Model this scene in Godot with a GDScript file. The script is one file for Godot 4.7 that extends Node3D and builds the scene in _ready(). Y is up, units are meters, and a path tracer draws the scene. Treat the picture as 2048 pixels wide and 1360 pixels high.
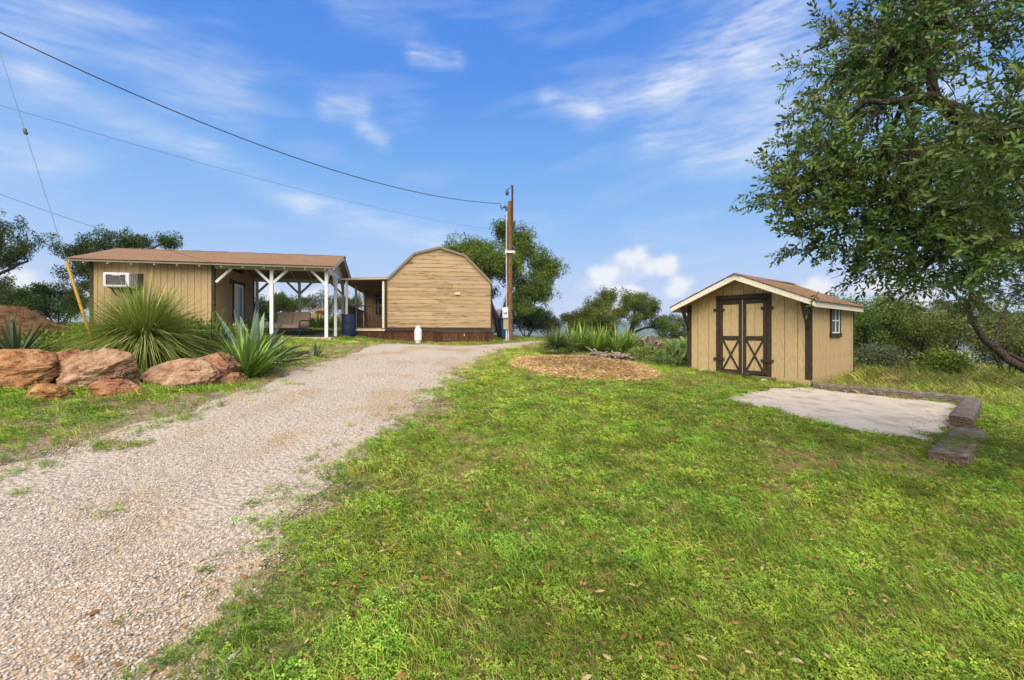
extends Node3D

var R := RandomNumberGenerator.new()
var taken := {}
var M := {}
var nz := FastNoiseLite.new()
var nf := FastNoiseLite.new()
var drive := PackedVector2Array([
	Vector2(-3.7, -4), Vector2(-3.85, 0), Vector2(-3.9, 3.58), Vector2(-3.92, 4.89), Vector2(-4.0, 6.49), Vector2(-4.15, 8.7), Vector2(-4.25, 10.0), Vector2(-4.3, 12), Vector2(-4.5, 14.0), Vector2(-4.5, 15.4), Vector2(-4.2, 16.5), Vector2(-3.5, 17.1),
	Vector2(-1.5, 18.0), Vector2(0.2, 19.6), Vector2(1.6, 21.4), Vector2(4, 24.5), Vector2(6.2, 24), Vector2(2.6, 21.6), Vector2(0.9, 20.0), Vector2(-0.45, 16.4), Vector2(-0.95, 13.0), Vector2(-1.22, 10.6), Vector2(-1.38, 8.1), Vector2(-1.48, 6.0),
	Vector2(-1.58, 4.9), Vector2(-1.66, 4.1), Vector2(-1.62, 3.4), Vector2(-1.5, 2.7), Vector2(-1.4, 1.8), Vector2(-1.35, 0), Vector2(-1.3, -4)])
var slab := PackedVector2Array([Vector2(3.95, 8.45), Vector2(4.9, 9.4), Vector2(5.7, 9.95), Vector2(6.78, 10.4), Vector2(7.9, 9.78), Vector2(9.05, 9.1), Vector2(7.9, 8.05), Vector2(6.75, 7.0), Vector2(6.1, 6.5), Vector2(5.5, 5.99), Vector2(5.0, 6.25), Vector2(4.55, 6.85), Vector2(4.25, 7.7)])
var sdf := PackedFloat32Array()
const SX := 420
const SD := 320


class MB:
	var v := PackedVector3Array()
	var n := PackedVector3Array()
	var c := PackedColorArray()
	var t := PackedVector2Array()
	var i := PackedInt32Array()

	func tri(a: Vector3, b: Vector3, d: Vector3, col := Color.WHITE) -> void:
		var nn := (b - a).cross(d - a).normalized()
		var k := v.size()
		v.append_array([a, b, d])
		n.append_array([nn, nn, nn])
		c.append_array([col, col, col])
		i.append_array([k, k + 2, k + 1])

	func quad(a: Vector3, b: Vector3, d: Vector3, e: Vector3, col := Color.WHITE) -> void:
		var nn := (b - a).cross(e - a)
		if nn.length_squared() < 1e-14:
			nn = (d - b).cross(e - b)
		nn = nn.normalized()
		var k := v.size()
		v.append_array([a, b, d, e])
		n.append_array([nn, nn, nn, nn])
		c.append_array([col, col, col, col])
		i.append_array([k, k + 2, k + 1, k, k + 3, k + 2])

	func qo(a: Vector3, b: Vector3, d: Vector3, e: Vector3, out: Vector3, col := Color.WHITE) -> void:
		if (b - a).cross(e - a).dot(out) < 0.0:
			quad(a, e, d, b, col)
		else:
			quad(a, b, d, e, col)

	func to(a: Vector3, b: Vector3, d: Vector3, out: Vector3, col := Color.WHITE) -> void:
		if (b - a).cross(d - a).dot(out) < 0.0:
			tri(a, d, b, col)
		else:
			tri(a, b, d, col)

	func box(xf: Transform3D, s: Vector3, b := 0.004, col := Color.WHITE) -> void:
		var h := s * 0.5
		b = minf(b, minf(h.x, minf(h.y, h.z)) * 0.45)
		for ax in 3:
			var a1 := (ax + 1) % 3
			var a2 := (ax + 2) % 3
			for sg in [-1.0, 1.0]:
				var q: Array[Vector3] = []
				for k in [[-1, -1], [1, -1], [1, 1], [-1, 1]]:
					var p := Vector3()
					p[ax] = sg * h[ax]
					p[a1] = k[0] * (h[a1] - b)
					p[a2] = k[1] * (h[a2] - b)
					q.append(xf * p)
				var o := Vector3()
				o[ax] = sg
				qo(q[0], q[1], q[2], q[3], xf.basis * o, col)
		if b <= 0.0:
			return
		for ax in 3:
			var a1 := (ax + 1) % 3
			var a2 := (ax + 2) % 3
			for s1 in [-1.0, 1.0]:
				for s2 in [-1.0, 1.0]:
					var q: Array[Vector3] = []
					for k in [[0, -1], [0, 1], [1, 1], [1, -1]]:
						var p := Vector3()
						p[ax] = k[1] * (h[ax] - b)
						p[a1] = s1 * (h[a1] - (b if k[0] == 1 else 0.0))
						p[a2] = s2 * (h[a2] - (b if k[0] == 0 else 0.0))
						q.append(xf * p)
					var o := Vector3()
					o[a1] = s1
					o[a2] = s2
					qo(q[0], q[1], q[2], q[3], xf.basis * o, col)
		for sx in [-1.0, 1.0]:
			for sy in [-1.0, 1.0]:
				for sz in [-1.0, 1.0]:
					var sv := Vector3(sx, sy, sz)
					var q: Array[Vector3] = []
					for ax in 3:
						var p := sv * (h - Vector3(b, b, b))
						p[ax] = sv[ax] * h[ax]
						q.append(xf * p)
					to(q[0], q[1], q[2], xf.basis * sv, col)

	func bx(x0: float, x1: float, y0: float, y1: float, z0: float, z1: float, b := 0.004, col := Color.WHITE) -> void:
		box(Transform3D(Basis(), Vector3((x0 + x1) / 2, (y0 + y1) / 2, (z0 + z1) / 2)), Vector3(absf(x1 - x0), absf(y1 - y0), absf(z1 - z0)), b, col)

	func bar(a: Vector3, b: Vector3, w: float, hh: float, bev := 0.004, col := Color.WHITE, up := Vector3.UP) -> void:
		var zz := (b - a).normalized()
		if absf(zz.dot(up)) > 0.98:
			up = Vector3.RIGHT
		var xx := up.cross(zz).normalized()
		box(Transform3D(Basis(xx, zz.cross(xx), zz), (a + b) / 2), Vector3(w, hh, a.distance_to(b)), bev, col)

	# a polygon in x,y pulled out along z
	func prism(poly: PackedVector2Array, z0: float, z1: float, col := Color.WHITE, xf := Transform3D()) -> void:
		if Geometry2D.is_polygon_clockwise(poly):
			poly = poly.duplicate()
			poly.reverse()
		var ix := Geometry2D.triangulate_polygon(poly)
		for k in range(0, ix.size(), 3):
			var a := poly[ix[k]]
			var b := poly[ix[k + 1]]
			var d := poly[ix[k + 2]]
			to(xf * Vector3(a.x, a.y, z1), xf * Vector3(b.x, b.y, z1), xf * Vector3(d.x, d.y, z1), xf.basis * Vector3(0, 0, z1 - z0), col)
			to(xf * Vector3(a.x, a.y, z0), xf * Vector3(b.x, b.y, z0), xf * Vector3(d.x, d.y, z0), xf.basis * Vector3(0, 0, z0 - z1), col)
		for k in poly.size():
			var a := poly[k]
			var b := poly[(k + 1) % poly.size()]
			var o := Vector3(b.y - a.y, a.x - b.x, 0)
			qo(xf * Vector3(a.x, a.y, z0), xf * Vector3(b.x, b.y, z0), xf * Vector3(b.x, b.y, z1), xf * Vector3(a.x, a.y, z1), xf.basis * o, col)

	# smooth sheet of rows x cols points
	func patch(p: PackedVector3Array, rows: int, cols: int, wrap: bool, cs: PackedColorArray, uvs := PackedVector2Array()) -> void:
		var k := v.size()
		for r in rows:
			for q in cols:
				var ql := (q + cols - 1) % cols if wrap else maxi(q - 1, 0)
				var qr := (q + 1) % cols if wrap else mini(q + 1, cols - 1)
				var du := p[r * cols + qr] - p[r * cols + ql]
				var dv := p[mini(r + 1, rows - 1) * cols + q] - p[maxi(r - 1, 0) * cols + q]
				if du.length_squared() < 1e-12:
					var rr := 1 if r == 0 else rows - 2
					du = p[rr * cols + qr] - p[rr * cols + ql]
				n.append(du.cross(dv).normalized())
				c.append(cs[0] if cs.size() == 1 else cs[r * cols + q])
				if uvs.size():
					t.append(uvs[r * cols + q])
		v.append_array(p)
		for r in rows - 1:
			for q in (cols if wrap else cols - 1):
				var q1 := (q + 1) % cols
				var a := k + r * cols + q
				var b := k + r * cols + q1
				i.append_array([a, b + cols, b, a, a + cols, b + cols])

	func tube(pts: PackedVector3Array, rad: PackedFloat32Array, sides := 6, col := Color.WHITE, cap := true) -> void:
		var p := PackedVector3Array()
		var nn := pts.size()
		var side := Vector3.ZERO
		for k in nn:
			var d := (pts[mini(k + 1, nn - 1)] - pts[maxi(k - 1, 0)]).normalized()
			if side == Vector3.ZERO:
				side = d.cross(Vector3.RIGHT if absf(d.x) < 0.8 else Vector3.FORWARD).normalized()
			side = (side - d * side.dot(d)).normalized()
			var o := d.cross(side)
			var rr := rad[mini(k, rad.size() - 1)]
			for q in sides:
				var a := TAU * q / sides
				p.append(pts[k] + (side * cos(a) + o * sin(a)) * rr)
		var k0 := v.size()
		patch(p, nn, sides, true, PackedColorArray([col]))
		if cap:
			for e in [0, nn - 1]:
				for q in range(1, sides - 1):
					var a := v[k0 + e * sides]
					to(a, v[k0 + e * sides + q], v[k0 + e * sides + q + 1], pts[e] - pts[1 if e == 0 else nn - 2], col)

	func lathe(prof: PackedVector2Array, sides: int, col := Color.WHITE, at := Vector3.ZERO) -> void:
		var p := PackedVector3Array()
		for k in prof.size():
			for q in sides:
				var a := TAU * q / sides
				p.append(at + Vector3(cos(a) * prof[k].x, prof[k].y, -sin(a) * prof[k].x))
		patch(p, prof.size(), sides, true, PackedColorArray([col]))

	# curved leaf of a plant: a folded strip, with an underside when thick
	func blade(at: Vector3, dir: Vector3, len: float, wid: float, droop: float, prof: Array, fold: float, col: Color, thick := 0.0, roll := 0.0, edge := Color(-1, 0, 0)) -> void:
		var side := dir.cross(Vector3.UP)
		if side.length() < 0.05:
			side = Vector3(cos(roll * 40), 0, sin(roll * 40))
		side = side.normalized().rotated(dir.normalized(), roll)
		var m := prof.size()
		var top := PackedVector3Array()
		var bot := PackedVector3Array()
		var cc := PackedColorArray()
		for k in m:
			var s := float(k) / (m - 1)
			var p := at + dir * len * s + Vector3.DOWN * droop * len * s * s
			var tan := (dir + Vector3.DOWN * droop * 2 * s).normalized()
			var up := side.cross(tan).normalized()
			var w: float = wid * prof[k] * 0.5
			top.append_array([p - side * w, p - up * fold * w, p + side * w])
			bot.append_array([p + side * w, p - up * (fold * w + thick * prof[k]), p - side * w])
			cc.append_array([col if edge.r < 0 else edge, col, col if edge.r < 0 else edge])
		if edge.r >= 0:
			# pale margins as narrow strips of their own
			var t5 := PackedVector3Array()
			var c5 := PackedColorArray()
			for k in m:
				var a := top[k * 3]
				var b := top[k * 3 + 1]
				var d := top[k * 3 + 2]
				t5.append_array([a, a.lerp(b, 0.14), a.lerp(b, 0.2), b, d.lerp(b, 0.2), d.lerp(b, 0.14), d])
				c5.append_array([edge, edge, col, col, col, edge, edge])
			patch(t5, m, 7, false, c5)
		else:
			patch(top, m, 3, false, cc)
		if thick > 0.0:
			patch(bot, m, 3, false, PackedColorArray([col]))

	func done(mat: Material) -> ArrayMesh:
		var a := []
		a.resize(Mesh.ARRAY_MAX)
		a[Mesh.ARRAY_VERTEX] = v
		a[Mesh.ARRAY_NORMAL] = n
		a[Mesh.ARRAY_COLOR] = c
		if t.size() == v.size():
			a[Mesh.ARRAY_TEX_UV] = t
		a[Mesh.ARRAY_INDEX] = i
		var m := ArrayMesh.new()
		m.add_surface_from_arrays(Mesh.PRIMITIVE_TRIANGLES, a)
		m.surface_set_material(0, mat)
		return m


# ---------------------------------------------------------------- nodes
func numbered(called: String) -> String:
	var k: int = taken.get(called, 0)
	taken[called] = k + 1
	return called if k == 0 else "%s_%03d" % [called, k]


func metas(o: Node, label := "", category := "", group := "", kind := "") -> Node:
	if label:
		o.set_meta("label", label)
	if category:
		o.set_meta("category", category)
	if group:
		o.set_meta("group", group)
	if kind:
		o.set_meta("kind", kind)
	return o


func thing(called: String, label: String, category: String, at := Vector3.ZERO, turn := 0.0, group := "") -> Node3D:
	var o := Node3D.new()
	o.name = numbered(called)
	add_child(o)
	o.position = at
	o.rotation.y = turn
	metas(o, label, category, group)
	return o


func part(up: Node, called: String, mb: MB, mat: Material, kind := "") -> MeshInstance3D:
	return inst(up, called, mb.done(mat), Transform3D(), kind)


func inst(up: Node, called: String, mesh: Mesh, xf := Transform3D(), kind := "") -> MeshInstance3D:
	var o := MeshInstance3D.new()
	if up == self:
		called = numbered(called)
	else:
		var k := 0
		for ch in up.get_children():
			if ch.has_meta("base") and ch.get_meta("base") == called:
				k += 1
		o.set_meta("base", called)
		if k:
			called = "%s_%03d" % [called, k]
	o.name = called
	o.mesh = mesh
	o.transform = xf
	up.add_child(o, true)
	if kind:
		o.set_meta("kind", kind)
	return o


func many(up: Node, called: String, mesh: Mesh, xfs: Array, cols: PackedColorArray, kind := "stuff") -> MultiMeshInstance3D:
	var mm := MultiMesh.new()
	mm.transform_format = MultiMesh.TRANSFORM_3D
	mm.use_colors = true
	mm.mesh = mesh
	mm.instance_count = xfs.size()
	for k in xfs.size():
		mm.set_instance_transform(k, xfs[k])
		mm.set_instance_color(k, cols[k])
	var o := MultiMeshInstance3D.new()
	o.name = numbered(called) if up == self else called
	o.multimesh = mm
	up.add_child(o, true)
	if kind:
		o.set_meta("kind", kind)
	return o


# ---------------------------------------------------------------- materials
func lin(r: float, g: float, b: float) -> Color:
	return Color(r, g, b).linear_to_srgb()


func ntex(freq: float, stops: Array, seed := 1, kind := FastNoiseLite.TYPE_SIMPLEX_SMOOTH, oct := 4, size := 512, warp := 0.0) -> NoiseTexture2D:
	var f := FastNoiseLite.new()
	f.noise_type = kind
	f.frequency = freq
	f.seed = seed
	f.fractal_octaves = oct
	if kind == FastNoiseLite.TYPE_CELLULAR:
		f.cellular_return_type = FastNoiseLite.RETURN_DISTANCE
		f.fractal_type = FastNoiseLite.FRACTAL_NONE
	if warp > 0.0:
		f.domain_warp_enabled = true
		f.domain_warp_amplitude = warp
		f.domain_warp_frequency = freq * 2.0
	var t := NoiseTexture2D.new()
	t.width = size
	t.height = size
	t.seamless = true
	t.noise = f
	if stops.size():
		var g := Gradient.new()
		var offs := PackedFloat32Array()
		var cols := PackedColorArray()
		for s in stops:
			offs.append(s[0])
			cols.append(s[1])
		g.offsets = offs
		g.colors = cols
		t.color_ramp = g
	return t


func mat(called: String, albedo: Color, rough := 0.85, o := {}) -> StandardMaterial3D:
	var m := StandardMaterial3D.new()
	m.resource_name = called
	m.albedo_color = albedo
	m.roughness = rough
	m.metallic_specular = o.get("spec", 0.3)
	m.vertex_color_use_as_albedo = true
	m.metallic = o.get("metal", 0.0)
	if o.has("tex"):
		m.albedo_texture = o.tex
		m.albedo_color = Color.WHITE if not o.has("tint") else o.tint
	if o.has("scale"):
		m.uv1_triplanar = true
		m.uv1_scale = o.scale
		m.uv1_world_triplanar = o.get("world", false)
	if o.has("bump"):
		m.heightmap_enabled = true
		m.heightmap_texture = o.bump
		m.heightmap_scale = o.get("depth", 0.5)
	if o.has("back"):
		m.backlight_enabled = true
		m.backlight = o.back
	M[called] = m
	return m


func materials() -> void:
	var fine := ntex(0.05, [], 3, FastNoiseLite.TYPE_SIMPLEX_SMOOTH, 5)
	var grain := ntex(0.03, [], 8, FastNoiseLite.TYPE_SIMPLEX_SMOOTH, 5)
	var streak := func(a: Color, b: Color, c: Color, sd: int, mid := 0.5): return ntex(0.02, [[0.18, a], [mid, b], [0.8, c]], sd, FastNoiseLite.TYPE_SIMPLEX_SMOOTH, 5)
	mat("ground", Color.WHITE, 0.95, {"tex": ntex(0.03, [[0.2, lin(0.6, 0.55, 0.45)], [0.5, lin(0.95, 0.95, 0.9)], [0.8, lin(1, 1, 0.9)]], 5, FastNoiseLite.TYPE_SIMPLEX_SMOOTH, 5), "scale": Vector3.ONE * 0.7, "bump": fine, "depth": 3.0, "spec": 0.1})
	mat("gravel", Color.WHITE, 0.9, {"tex": ntex(0.055, [[0.0, lin(0.50, 0.455, 0.395)], [0.25, lin(0.41, 0.36, 0.30)], [0.55, lin(0.35, 0.295, 0.235)], [1.0, lin(0.19, 0.15, 0.11)]], 11, FastNoiseLite.TYPE_CELLULAR, 1), "scale": Vector3.ONE * 0.9, "bump": ntex(0.055, [], 11, FastNoiseLite.TYPE_CELLULAR, 1), "depth": -2.0, "spec": 0.2})
	mat("pebble", Color.WHITE, 0.8, {"spec": 0.3})
	mat("sand", Color.WHITE, 0.92, {"tex": ntex(0.012, [[0.2, lin(0.36, 0.31, 0.235)], [0.45, lin(0.46, 0.405, 0.325)], [0.8, lin(0.51, 0.455, 0.375)]], 15, FastNoiseLite.TYPE_SIMPLEX_SMOOTH, 6), "scale": Vector3.ONE * 0.3, "bump": fine, "depth": 1.0, "spec": 0.15})
	mat("mulch", Color.WHITE, 0.95, {"tex": ntex(0.02, [[0.25, lin(0.22, 0.125, 0.045)], [0.5, lin(0.42, 0.27, 0.12)], [0.75, lin(0.52, 0.37, 0.2)]], 16, FastNoiseLite.TYPE_SIMPLEX_SMOOTH, 5), "scale": Vector3.ONE * 0.35, "bump": fine, "depth": 4.0, "spec": 0.1})
	mat("shed_tan", Color.WHITE, 0.75, {"tex": streak.call(lin(0.47, 0.34, 0.165), lin(0.55, 0.405, 0.205), lin(0.585, 0.435, 0.235), 21), "scale": Vector3(2.2, 0.4, 2.2), "bump": grain, "depth": 0.2, "spec": 0.2})
	mat("cabin_tan", Color.WHITE, 0.8, {"tex": streak.call(lin(0.41, 0.285, 0.145), lin(0.475, 0.335, 0.178), lin(0.505, 0.36, 0.195), 22), "scale": Vector3(3, 0.4, 3), "bump": grain, "depth": 0.12, "spec": 0.25})
	mat("barn_board", Color.WHITE, 0.8, {"tex": ntex(0.012, [[0.10, lin(0.17, 0.10, 0.042)], [0.20, lin(0.30, 0.20, 0.09)], [0.30, lin(0.385, 0.28, 0.16)], [0.8, lin(0.43, 0.32, 0.195)]], 23, FastNoiseLite.TYPE_SIMPLEX_SMOOTH, 6), "scale": Vector3(0.16, 1.1, 1.0), "world": false, "bump": grain, "depth": 0.3, "spec": 0.2})
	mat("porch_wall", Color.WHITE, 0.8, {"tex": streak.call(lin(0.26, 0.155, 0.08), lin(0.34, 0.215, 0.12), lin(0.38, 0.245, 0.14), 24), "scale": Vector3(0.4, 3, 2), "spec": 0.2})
	mat("brown_trim", Color.WHITE, 0.7, {"tex": streak.call(lin(0.032, 0.023, 0.014), lin(0.052, 0.038, 0.024), lin(0.066, 0.05, 0.034), 25), "scale": Vector3(3, 0.6, 3), "bump": grain, "depth": 0.1, "spec": 0.3})
	mat("cream_trim", Color.WHITE, 0.65, {"tex": streak.call(lin(0.62, 0.56, 0.42), lin(0.72, 0.67, 0.54), lin(0.76, 0.72, 0.6), 26), "scale": Vector3(2, 1, 2), "bump": grain, "depth": 0.08, "spec": 0.3})
	mat("white_paint", Color.WHITE, 0.6, {"tex": streak.call(lin(0.66, 0.66, 0.62), lin(0.78, 0.78, 0.76), lin(0.82, 0.82, 0.8), 27), "scale": Vector3(3, 0.6, 3), "bump": grain, "depth": 0.08, "spec": 0.35})
	mat("pale_green_paint", Color.WHITE, 0.7, {"tex": streak.call(lin(0.40, 0.40, 0.24), lin(0.52, 0.52, 0.36), lin(0.57, 0.57, 0.42), 28), "scale": Vector3(1, 1, 1), "bump": grain, "depth": 0.08, "spec": 0.25})
	mat("roof_deck", Color.WHITE, 0.85, {"tex": streak.call(lin(0.24, 0.155, 0.08), lin(0.33, 0.225, 0.12), lin(0.39, 0.275, 0.155), 29), "scale": Vector3(3, 0.5, 0.5), "spec": 0.15})
	mat("shingle", Color.WHITE, 0.95, {"tex": ntex(0.08, [[0.15, lin(0.12, 0.075, 0.042)], [0.5, lin(0.22, 0.137, 0.085)], [0.85, lin(0.33, 0.225, 0.15)]], 30, FastNoiseLite.TYPE_SIMPLEX_SMOOTH, 4), "scale": Vector3.ONE * 2.0, "bump": fine, "depth": 0.3, "spec": 0.1})
	mat("skirt_wood", Color.WHITE, 0.8, {"tex": streak.call(lin(0.035, 0.015, 0.008), lin(0.10, 0.045, 0.022), lin(0.19, 0.095, 0.05), 31), "scale": Vector3(4, 0.6, 4), "bump": grain, "depth": 0.3, "spec": 0.25})
	mat("tie_wood", Color.WHITE, 0.9, {"tex": streak.call(lin(0.065, 0.052, 0.045), lin(0.165, 0.132, 0.112), lin(0.31, 0.265, 0.235), 32), "scale": Vector3(0.5, 4, 4), "bump": grain, "depth": 1.2, "spec": 0.15})
	mat("grey_wood", Color.WHITE, 0.92, {"tex": streak.call(lin(0.08, 0.062, 0.05), lin(0.24, 0.195, 0.16), lin(0.42, 0.36, 0.31), 33), "scale": Vector3(2, 2, 2), "bump": grain, "depth": 1.5, "spec": 0.1})
	mat("pole_wood", Color.WHITE, 0.85, {"tex": streak.call(lin(0.07, 0.04, 0.022), lin(0.165, 0.092, 0.042), lin(0.26, 0.16, 0.08), 34), "scale": Vector3(4, 0.25, 4), "bump": grain, "depth": 0.5, "spec": 0.2})
	mat("rock", Color.WHITE, 0.9, {"tex": ntex(0.008, [[0.15, lin(0.09, 0.06, 0.045)], [0.32, lin(0.20, 0.112, 0.066)], [0.48, lin(0.30, 0.172, 0.097)], [0.64, lin(0.35, 0.228, 0.142)], [0.85, lin(0.42, 0.335, 0.245)]], 35, FastNoiseLite.TYPE_SIMPLEX_SMOOTH, 6, 512, 30.0), "scale": Vector3(1.1, 1.9, 1.1), "world": true, "bump": ntex(0.03, [], 36, FastNoiseLite.TYPE_SIMPLEX_SMOOTH, 7), "depth": 4.0, "spec": 0.15})
	mat("bark", Color.WHITE, 0.95, {"tex": streak.call(lin(0.025, 0.02, 0.016), lin(0.065, 0.052, 0.04), lin(0.13, 0.11, 0.09), 37), "scale": Vector3(3, 1.2, 3), "bump": grain, "depth": 2.0, "spec": 0.1})
	mat("leaf", Color.WHITE, 0.45, {"spec": 0.35, "back": Color(0.38, 0.5, 0.12)})
	mat("far_leaf", Color.WHITE, 0.9, {"spec": 0.08, "back": Color(0.4, 0.5, 0.12)})
	mat("grass", Color.WHITE, 0.7, {"spec": 0.2, "back": Color(0.55, 0.6, 0.15)})
	mat("plant", Color.WHITE, 0.6, {"spec": 0.22, "back": Color(0.3, 0.36, 0.1)})
	mat("dry_leaf", Color.WHITE, 0.85, {"spec": 0.15, "back": Color(0.3, 0.2, 0.1)})
	mat("paint", Color.WHITE, 0.5, {"spec": 0.4})
	mat("plastic", Color.WHITE, 0.45, {"spec": 0.4})
	mat("metal", Color.WHITE, 0.4, {"metal": 0.8, "spec": 0.5})
	mat("cloth", Color.WHITE, 0.95, {"bump": fine, "depth": 0.3, "scale": Vector3.ONE * 2.0, "spec": 0.1})
	mat("concrete", Color.WHITE, 0.9, {"tex": ntex(0.02, [[0.2, lin(0.34, 0.29, 0.23)], [0.6, lin(0.45, 0.40, 0.33)], [0.9, lin(0.5, 0.45, 0.38)]], 38), "scale": Vector3.ONE * 0.6, "bump": fine, "depth": 0.4, "spec": 0.15})
	mat("hill", Color.WHITE, 1.0, {"tex": ntex(0.03, [[0.3, lin(0.03, 0.05, 0.018)], [0.55, lin(0.06, 0.085, 0.035)], [0.85, lin(0.16, 0.15, 0.08)]], 39, FastNoiseLite.TYPE_SIMPLEX_SMOOTH, 5), "scale": Vector3(0.004, 0.012, 0.004), "spec": 0.05})
	var g := StandardMaterial3D.new()
	g.resource_name = "glass"
	g.transparency = BaseMaterial3D.TRANSPARENCY_ALPHA
	g.albedo_color = Color(0.75, 0.82, 0.85, 0.12)
	g.roughness = 0.05
	M["glass"] = g
	mat("dark_inside", lin(0.012, 0.012, 0.013), 0.9)


# ---------------------------------------------------------------- ground shape (x to the right, d ahead of the camera)
func ss(a: float, b: float, x: float) -> float:
	return smoothstep(a, b, x)


func bank(d: float) -> float:
	const A := [3.0, 5.0, 6.4, 8.6, 12.3, 16.0, 25.0, 40.0]
	const B := [-10.0, -8.2, -6.6, -5.3, -5.9, -6.5, -8.0, -8.0]
	if d <= A[0]:
		return B[0]
	for k in 7:
		if d < A[k + 1]:
			return lerpf(B[k], B[k + 1], (d - A[k]) / (A[k + 1] - A[k]))
	return B[7]


func plain_h(x: float, d: float) -> float:
	var f: float
	if d < 18.0:
		f = 0.0585 * d
	elif d < 34.0:
		f = 0.0585 * d - 0.0028 * (d - 18) * (d - 18)
	else:
		f = maxf(1.272 - 0.031 * (d - 34), -24.0)
	if d < 0.0:
		f = 0.03 * d if d > -60 else -1.8
	var lat: float
	if x > 14.0:
		lat = maxf(-0.704 - 0.09 * (x - 14), -14.0)
	elif x > -9.0:
		lat = -0.0503 * x
	else:
		lat = 0.4527 - 0.02 * (maxf(x, -60) + 9)
	var b := f + lat
	if d < 60.0 and d > 2.0:
		var w := ss(0, 1.6, bank(d) - x) * ss(60, 35, d)
		if w > 0.0:
			var t := 1.0 + 0.38 * ss(7, 12, d) + 0.012 * (clampf(d, 20, 35) - 20)
			b += maxf(t - b, 0.0) * w
	b -= 0.17 * exp(-pow((x + 3.6) / 3.4, 2) - pow((d - 18.9) / 2.2, 2))
	# heap of bark mulch
	var e := Vector2((x - 1.95) / 2.0, (d - 12.4) / 2.3).length()
	if e < 1.2:
		b += 0.17 * ss(1.15, 0.2, e)
	return b


func h(x: float, d: float) -> float:
	var b := plain_h(x, d)
	if absf(x) < 40 and d < 60:
		var k := 1.0 - ss(25, 40, absf(x))
		b += (nz.get_noise_2d(x * 0.5, d * 0.5) * 0.05 + nz.get_noise_2d(x * 2.6 + 40, d * 2.6) * 0.012) * k
	return b


func gp(x: float, d: float, up := 0.0) -> Vector3:
	return Vector3(x, h(x, d) + up, -d)


func drive_up(x: float, d: float) -> float:
	return 0.006 + 0.02 * ss(0.0, 0.5, on_drive(x, d)) - 0.014 * ss(0.3, 0.0, absf(absf(x + 2.85) - 0.75))


func pdist(poly: PackedVector2Array, p: Vector2) -> float:
	var best := 1e9
	for k in poly.size():
		var q := Geometry2D.get_closest_point_to_segment(p, poly[k], poly[(k + 1) % poly.size()])
		best = minf(best, p.distance_squared_to(q))
	return sqrt(best) * (1.0 if Geometry2D.is_point_in_polygon(p, poly) else -1.0)


func bake_drive() -> void:
	sdf.resize(SX * SD)
	for j in SD:
		for k in SX:
			var p := Vector2(-10.0 + k * 0.05, -2.0 + j * 0.09)
			sdf[j * SX + k] = pdist(drive, p) if p.x > -7.0 and p.x < 8.0 else -2.0


func on_drive(x: float, d: float) -> float:
	var k := int((x + 10.0) / 0.05)
	var j := int((d + 2.0) / 0.09)
	if k < 0 or j < 0 or k >= SX or j >= SD:
		return -3.0
	return sdf[j * SX + k]


func shed_area(x: float, d: float) -> bool:
	var r := Vector2(x - 4.95, d - 12.82)
	var a := r.dot(Vector2(0.643, -0.766))
	var b := r.dot(Vector2(0.766, 0.643))
	return a > -0.05 and a < 3.1 and b > -0.05 and b < 3.5


func house_area(x: float, d: float) -> bool:
	var r := Vector2(x + 6.77, d - 16.6)
	var a := r.dot(Vector2(0.976, 0.216))
	var b := r.dot(Vector2(-0.216, 0.976))
	if a > -7.4 and a < 0.2 and b > -0.2 and b < 4.4:
		return true
	r = Vector2(x + 5.34, d - 19.5)
	a = r.dot(Vector2(0.985, 0.174))
	b = r.dot(Vector2(-0.174, 0.985))
	return a > -1.8 and a < 4.5 and b > -0.02 and b < 8.2


# how thickly the grass grows, 0 to 1
func lawn(x: float, d: float) -> float:
	var s := on_drive(x, d)
	var w := nf.get_noise_2d(x * 1.3, d * 1.3)
	var w2 := nf.get_noise_2d(x * 0.45 + 90, d * 0.45)
	var g := 1.0 - ss(-0.32, 0.22, s + w * 0.42)
	if s > 0.0 and s < 1.2:
		g = maxf(g, 0.8 * ss(0.30, 0.5, w - s * 0.33))
	if s > 1.0:
		g = maxf(g, 0.5 * ss(0.42, 0.52, nf.get_noise_2d(x * 0.9 + 7, d * 1.8)))
	if x < -3.9 and x > bank(d) - 0.2:
		g *= 0.22 + 0.78 * ss(0.0, 0.5, w2 * 1.1 + w * 0.4 + (-x - 4.55) * 0.42)
	g *= 1.0 - 0.6 * ss(0.22, 0.46, w2) * ss(1.0, 3.0, d)
	var e := Vector2((x - 1.85) / 1.8, (d - 12.0) / 2.0).length() + w * 0.34
	if e < 1.1:
		g *= 0.02 + 0.98 * ss(0.82, 1.1, e) + 0.25 * ss(0.25, 0.5, w)
	if x > 3.8 and x < 9.6 and d > 5.5 and d < 10.6:
		var q := pdist(slab, Vector2(x, d)) + w * 0.25
		g *= 1.0 - ss(-0.08, 0.1, q)
	if shed_area(x, d) or house_area(x, d):
		g = 0.0
	return g


# ---------------------------------------------------------------- sky
const EXPOSURE := 5.0

func seg_dist(p: Vector2, a: Vector2, b: Vector2) -> float:
	var ab := b - a
	var s := clampf((p - a).dot(ab) / maxf(ab.length_squared(), 1e-6), 0, 1)
	return p.distance_to(a + ab * s)


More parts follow.
